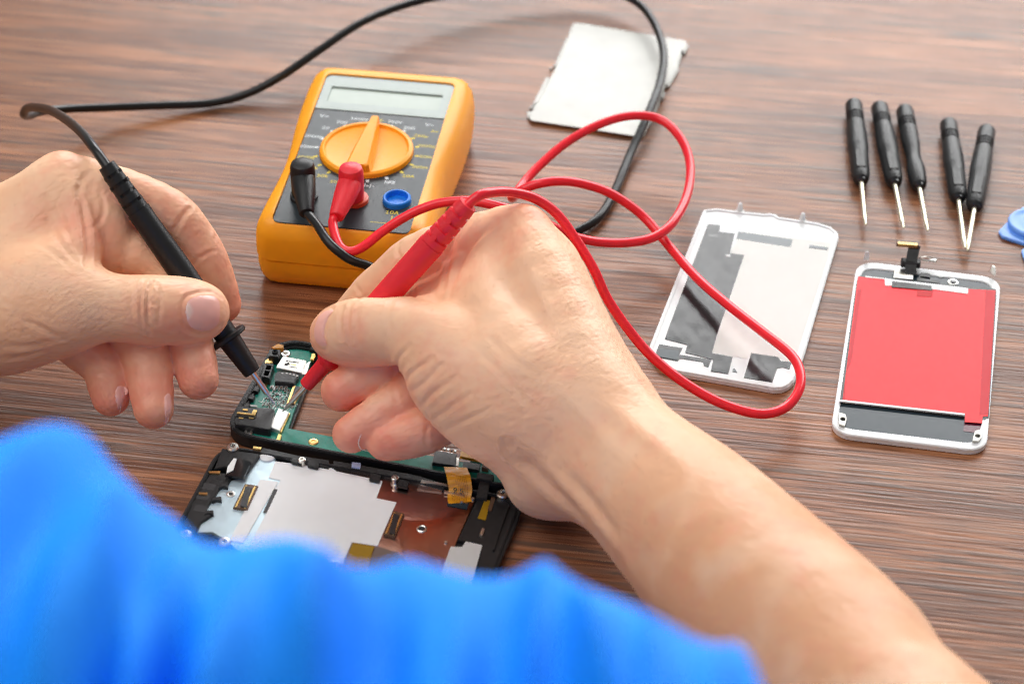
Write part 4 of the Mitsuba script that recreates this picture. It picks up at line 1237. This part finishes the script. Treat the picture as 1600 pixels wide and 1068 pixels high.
dcomp('steel_plate', [(405, 132), (480, 140), (465, 165), (640, 200), (600, 400), (500, 640), (330, 560), (250, 500), (200, 470), (135, 472), (150, 432), (196, 396), (168, 380), (232, 285), (262, 276), (236, 262), (330, 235), (352, 210), (345, 190)], 1.2, 'blue_steel', .1, 0, 2.4)
dcomp('mirror_plate', [(640, 195), (800, 205), (935, 230), (1090, 262), (1330, 330), (1255, 500), (1200, 640), (1160, 720), (600, 720), (600, 420)], 1.2, 'copper_mirror', .1, 0, 2.4)
# side walls of the tray with their clips
dcomp('side_block', [(240, 108), (300, 118), (380, 130), (404, 134), (352, 205), (250, 190), (205, 200), (232, 130)], 2.8, 'black_plastic', .4, .4, 2.4)
dcomp('side_block', [(196, 205), (290, 225), (262, 268), (232, 280), (168, 375), (196, 398), (150, 428), (128, 470), (70, 440), (120, 330)], 2.2, 'black_plastic', .4, .3, 2.4)
for u, v in ((250, 268), (222, 325), (188, 384)):
    dcomp('side_clip', [(u - 22, v - 6), (u + 14, v - 10), (u + 16, v + 10), (u - 8, v + 6), (u - 28, v + 14)], 2.6, 'black_plastic', .3, .2, 2.4)
for u, v in ((165, 258), (140, 300), (128, 352)):
    dcomp('side_recess', [(u, v), (u + 52, v + 8), (u + 38, v + 34), (u - 14, v + 26)], .06, 'dark_recess', 0, 0, 4.6)
dcomp('gold_contact', [(180, 208), (232, 206), (230, 218), (186, 216)], .6, 'gold', .15, 0, 4.6)
dcomp('gold_contact', [(140, 298), (178, 300), (174, 310), (140, 306)], .6, 'gold', .15, 0, 4.6)
dcomp('gold_contact', [(375, 100), (410, 104), (406, 114), (372, 110)], .7, 'gold', .15, 0, 5.2)
dcomp('gray_tape', [(290, 152), (304, 154), (288, 204), (258, 218), (264, 188)], .4, 'white_paper', .1, 0, 5.2)
dcomp('smoke_chip', [(306, 150), (366, 168), (332, 236), (252, 226), (288, 206)], .9, 'black_gloss', .25, 0, 5.2)
# top edge: black clips and posts
dcomp('edge_bar', [(416, 106), (560, 138), (700, 160), (700, 196), (545, 165), (400, 130)], 2.2, 'black_plastic', .3, .3, 2.4)
dcomp('edge_bar', [(720, 162), (860, 185), (1080, 225), (1200, 262), (1196, 290), (1080, 258), (860, 215), (720, 196)], 2.2, 'black_plastic', .3, .3, 2.4)
for a in (545, 615, 880, 1000):
    dcomp('edge_clip', [(a, 140 + (a - 545) * .22), (a + 45, 150 + (a - 545) * .22), (a + 38, 178 + (a - 545) * .22), (a - 6, 168 + (a - 545) * .22)], 1.2, 'black_plastic', .3, 0, 4.4)
dcomp('blue_pad', [(800, 168), (838, 172), (834, 194), (798, 188)], 2.4, 'pale_blue_plastic', .2, 0, 3.4)
for u, v in ((585, 172), (986, 250)):
    c = at(*ZD([(u, v)])[0], 5) * [1, 1, 0]
    part(ds, 'screw_post', lathe(c + [0, 0, 3], c + [0, 0, 9], [(0, 1.9), (.8, 1.8), (1, 1.1), (2.6, 1.1), (2.8, 1.5), (3.6, 1.45), (3.9, 1.1), (3.9, .6), (3.2, .5), (3.2, 0)], 20), 'silver')
for u, v, z in ((286, 100, 5.2), (83, 475, 4.8), (1450, 302, 4.8), (728, 605, 4.0), (250, 508, 3.8)):
    c = at(*ZD([(u, v)])[0], z + 1) * [1, 1, 0]
    part(ds, 'screw', lathe(c + [0, 0, z - 1.5], c + [0, 0, z + 4], [(0, 2.35), (2.0, 2.35), (2.5, 1.9), (2.6, 1.0), (2.1, .8), (2.0, 0)], 24), 'silver')
    part(ds, 'screw_slot', cat(*[rbox(-.9, .9, -.16, .16, 0, .1, .03, place_m(c[0], c[1], a, z + 1.02)) for a in (.3, 1.87)]), 'dark_recess', smooth=False)
c = at(*ZD([(436, 143)])[0], 4) * [1, 1, 0]
part(ds, 'rivet', lathe(c + [0, 0, 3.6], c + [0, 0, 6], [(0, 3.1), (.5, 3.0), (.9, 2.2), (1.0, 0)], 28), 'white_plastic')
# sheets
ws = dcomp('white_sheet', [(470, 165), (668, 192), (676, 187), (722, 196), (732, 208), (932, 250), (906, 324), (992, 342), (910, 530), (800, 514), (766, 590), (740, 700), (300, 640), (366, 512), (430, 388), (455, 300), (492, 248), (440, 235)], .35, 'white_paper', .1, .25, 3.6, label='large white insulating sheet')
dcomp('white_strip', [(404, 243), (482, 254), (330, 516), (272, 506)], .35, 'white_paper', .1, .15, 3.62)
dcomp('slot', [(464, 284), (480, 288), (432, 388), (416, 386)], .08, 'dark_recess', 0, 0, 3.97, holder=ws)
for poly in ([(338, 262), (396, 270), (348, 374), (287, 364)], [(978, 378), (1026, 390), (986, 490), (936, 480)]):
    cb = dcomp('flat_connector', poly, 1.0, 'chip_brown', .2, 0, 3.62)
    q = np.array(poly, float)
    c0 = q.mean(0)
    mid = [tuple(c0 + (np.array(p) - c0) * [.45, .84] + [0, 0]) for p in poly]
    dcomp('connector_ridge', mid, .7, 'chip_black', .1, 0, 4.62, holder=cb)
    for sgn in (-.38, .34):
        e0, e1 = (q[0] * (.5 - sgn) + q[1] * (.5 + sgn)), (q[3] * (.5 - sgn) + q[2] * (.5 + sgn))
        e0, e1 = c0 + (e0 - c0) * .9, c0 + (e1 - c0) * .9
        dcomp('contact_bar', [e0 + [-4, 0], e0 + [4, 0], e1 + [4, 0], e1 + [-4, 0]], .4, 'gold', .08, 0, 4.62, holder=cb)
c = at(*ZD([(1101, 457)])[0], 3.7) * [1, 1, 0]
part(ds, 'hole_ring', lathe(c + [0, 0, 3.6], c + [0, 0, 5], [(0, 2.0), (.3, 1.9), (.45, 1.5), (.3, 1.15), (.02, 1.1)], 28), 'silver')
part(ds, 'hole', lathe(c + [0, 0, 3.6], c + [0, 0, 5], [(0, 1.2), (.05, 1.2), (.06, 0)], 24), 'dark_recess')
c = at(*ZD([(277, 308)])[0], 3.7) * [1, 1, 0]
part(ds, 'hole_ring', lathe(c + [0, 0, 3.6], c + [0, 0, 5], [(0, 1.7), (.3, 1.6), (.4, 1.2), (.3, .8), (.02, .8)], 28), 'silver')
part(ds, 'hole', lathe(c + [0, 0, 3.6], c + [0, 0, 5], [(0, .8), (.05, .8), (.06, 0)], 24), 'dark_recess')
dcomp('kapton_tape', [(805, 516), (898, 532), (886, 560), (870, 640), (760, 640), (776, 582)], .25, 'kapton', .05, 0, 3.98)
dcomp('gray_tape', [(1225, 532), (1275, 534), (1290, 510), (1362, 526), (1330, 640), (1300, 740), (1160, 720)], .5, 'gray_tape', .12, .2, 3.7, label='pale grey tape strip')
# the amber ribbon that bends over the edge
rb = part(ds, 'amber_ribbon', ribbon([(*ZD([(1266, 345)])[0], 4.0), (*ZD([(1262, 318)])[0], 4.3), (*ZD([(1268, 290)])[0], 5.6), (*ZD([(1264, 258)])[0], 7.6), (*ZD([(1258, 228)])[0], 8.4), (*ZD([(1250, 205)])[0], 7.6), (*ZD([(1246, 192)])[0], 6.0)], 8.6), 'amber_flex', smooth=False)
for k in range(9):
    x = -30 + 7.6 * k
    part(rb, 'trace', cat(ribbon([(*ZD([(1266 + x, 343 + x * .17)])[0], 4.12), (*ZD([(1262 + x, 317 + x * .17)])[0], 4.45), (*ZD([(1268 + x, 289 + x * .17)])[0], 5.75), (*ZD([(1264 + x, 257 + x * .17)])[0], 7.75), (*ZD([(1258 + x, 227 + x * .17)])[0], 8.55)], .28, .05)), 'amber_trace', smooth=False)
m = meshkit.text_mesh('9 5', 1.9, .05, True)
M = place_m(0, 0, -.2)
p = at(*ZD([(1232, 302)])[0], 5.5)
M[:3, 3] = p + [0, -.2, .35]
M[:3, :3] = M[:3, :3] @ np.array([[1, 0, 0], [0, math.cos(.7), -math.sin(.7)], [0, math.sin(.7), math.cos(.7)]])
part(rb, 'print', local(m, M), 'black_ink', smooth=False)
dcomp('steel_clip', [(1198, 288), (1286, 306), (1284, 316), (1196, 298)], 1.0, 'silver', .2, 0, 4.0)
dcomp('steel_clip', [(1100, 243), (1215, 262), (1212, 272), (1096, 254)], 1.4, 'silver', .2, 0, 3.8)
dcomp('mirror_window', [(1098, 250), (1196, 264), (1186, 300), (1080, 286)], .5, 'chrome', .1, 0, 3.65)
dcomp('smoke_film', [(1216, 330), (1304, 344), (1296, 372), (1210, 356)], .3, 'smoke_glass', .05, 0, 3.7)
ring_at('solder_dot', 1320, 325, .8, .2, .6, 'silver', holder=ds, z=3.7, conv=ZD)
ring_at('solder_dot', 1205, 512, .7, .2, .5, 'silver', holder=ds, z=3.7, conv=ZD)
ring_at('solder_dot', 1272, 340, .6, .2, .5, 'silver', holder=ds, z=4.2, conv=ZD)
# right end of the tray
dcomp('side_block', [(1340, 330), (1400, 330), (1480, 320), (1540, 345), (1500, 460), (1420, 640), (1330, 690), (1362, 530), (1255, 505)], 1.6, 'black_plastic', .35, .3, 2.4)
dcomp('side_block', [(1342, 212), (1412, 222), (1404, 252), (1336, 240)], 3.2, 'chip_black', .3, 0, 3.0)
dcomp('side_block', [(1350, 250), (1395, 256), (1380, 330), (1335, 322)], 2.4, 'chip_black', .3, 0, 3.0)
dcomp('kapton_tape', [(1372, 330), (1398, 336), (1376, 420), (1342, 410)], .3, 'kapton', .05, 0, 4.0)
dcomp('copper_contact', [(1402, 318), (1418, 322), (1400, 380), (1384, 374)], .5, 'chip_brown', .1, 0, 4.0)
for a, b in (((1470, 352), (1428, 470)), ((1500, 360), (1458, 480)), ((1440, 430), (1405, 545))):
    dcomp('side_rib', [a, (a[0] + 9, a[1] + 2), (b[0] + 9, b[1] + 2), b], 1.0, 'black_plastic', .25, 0, 4.0)
dcomp('side_rib', [(1350, 480), (1362, 484), (1372, 455), (1362, 450)], 1.0, 'silver', .2, 0, 4.0)
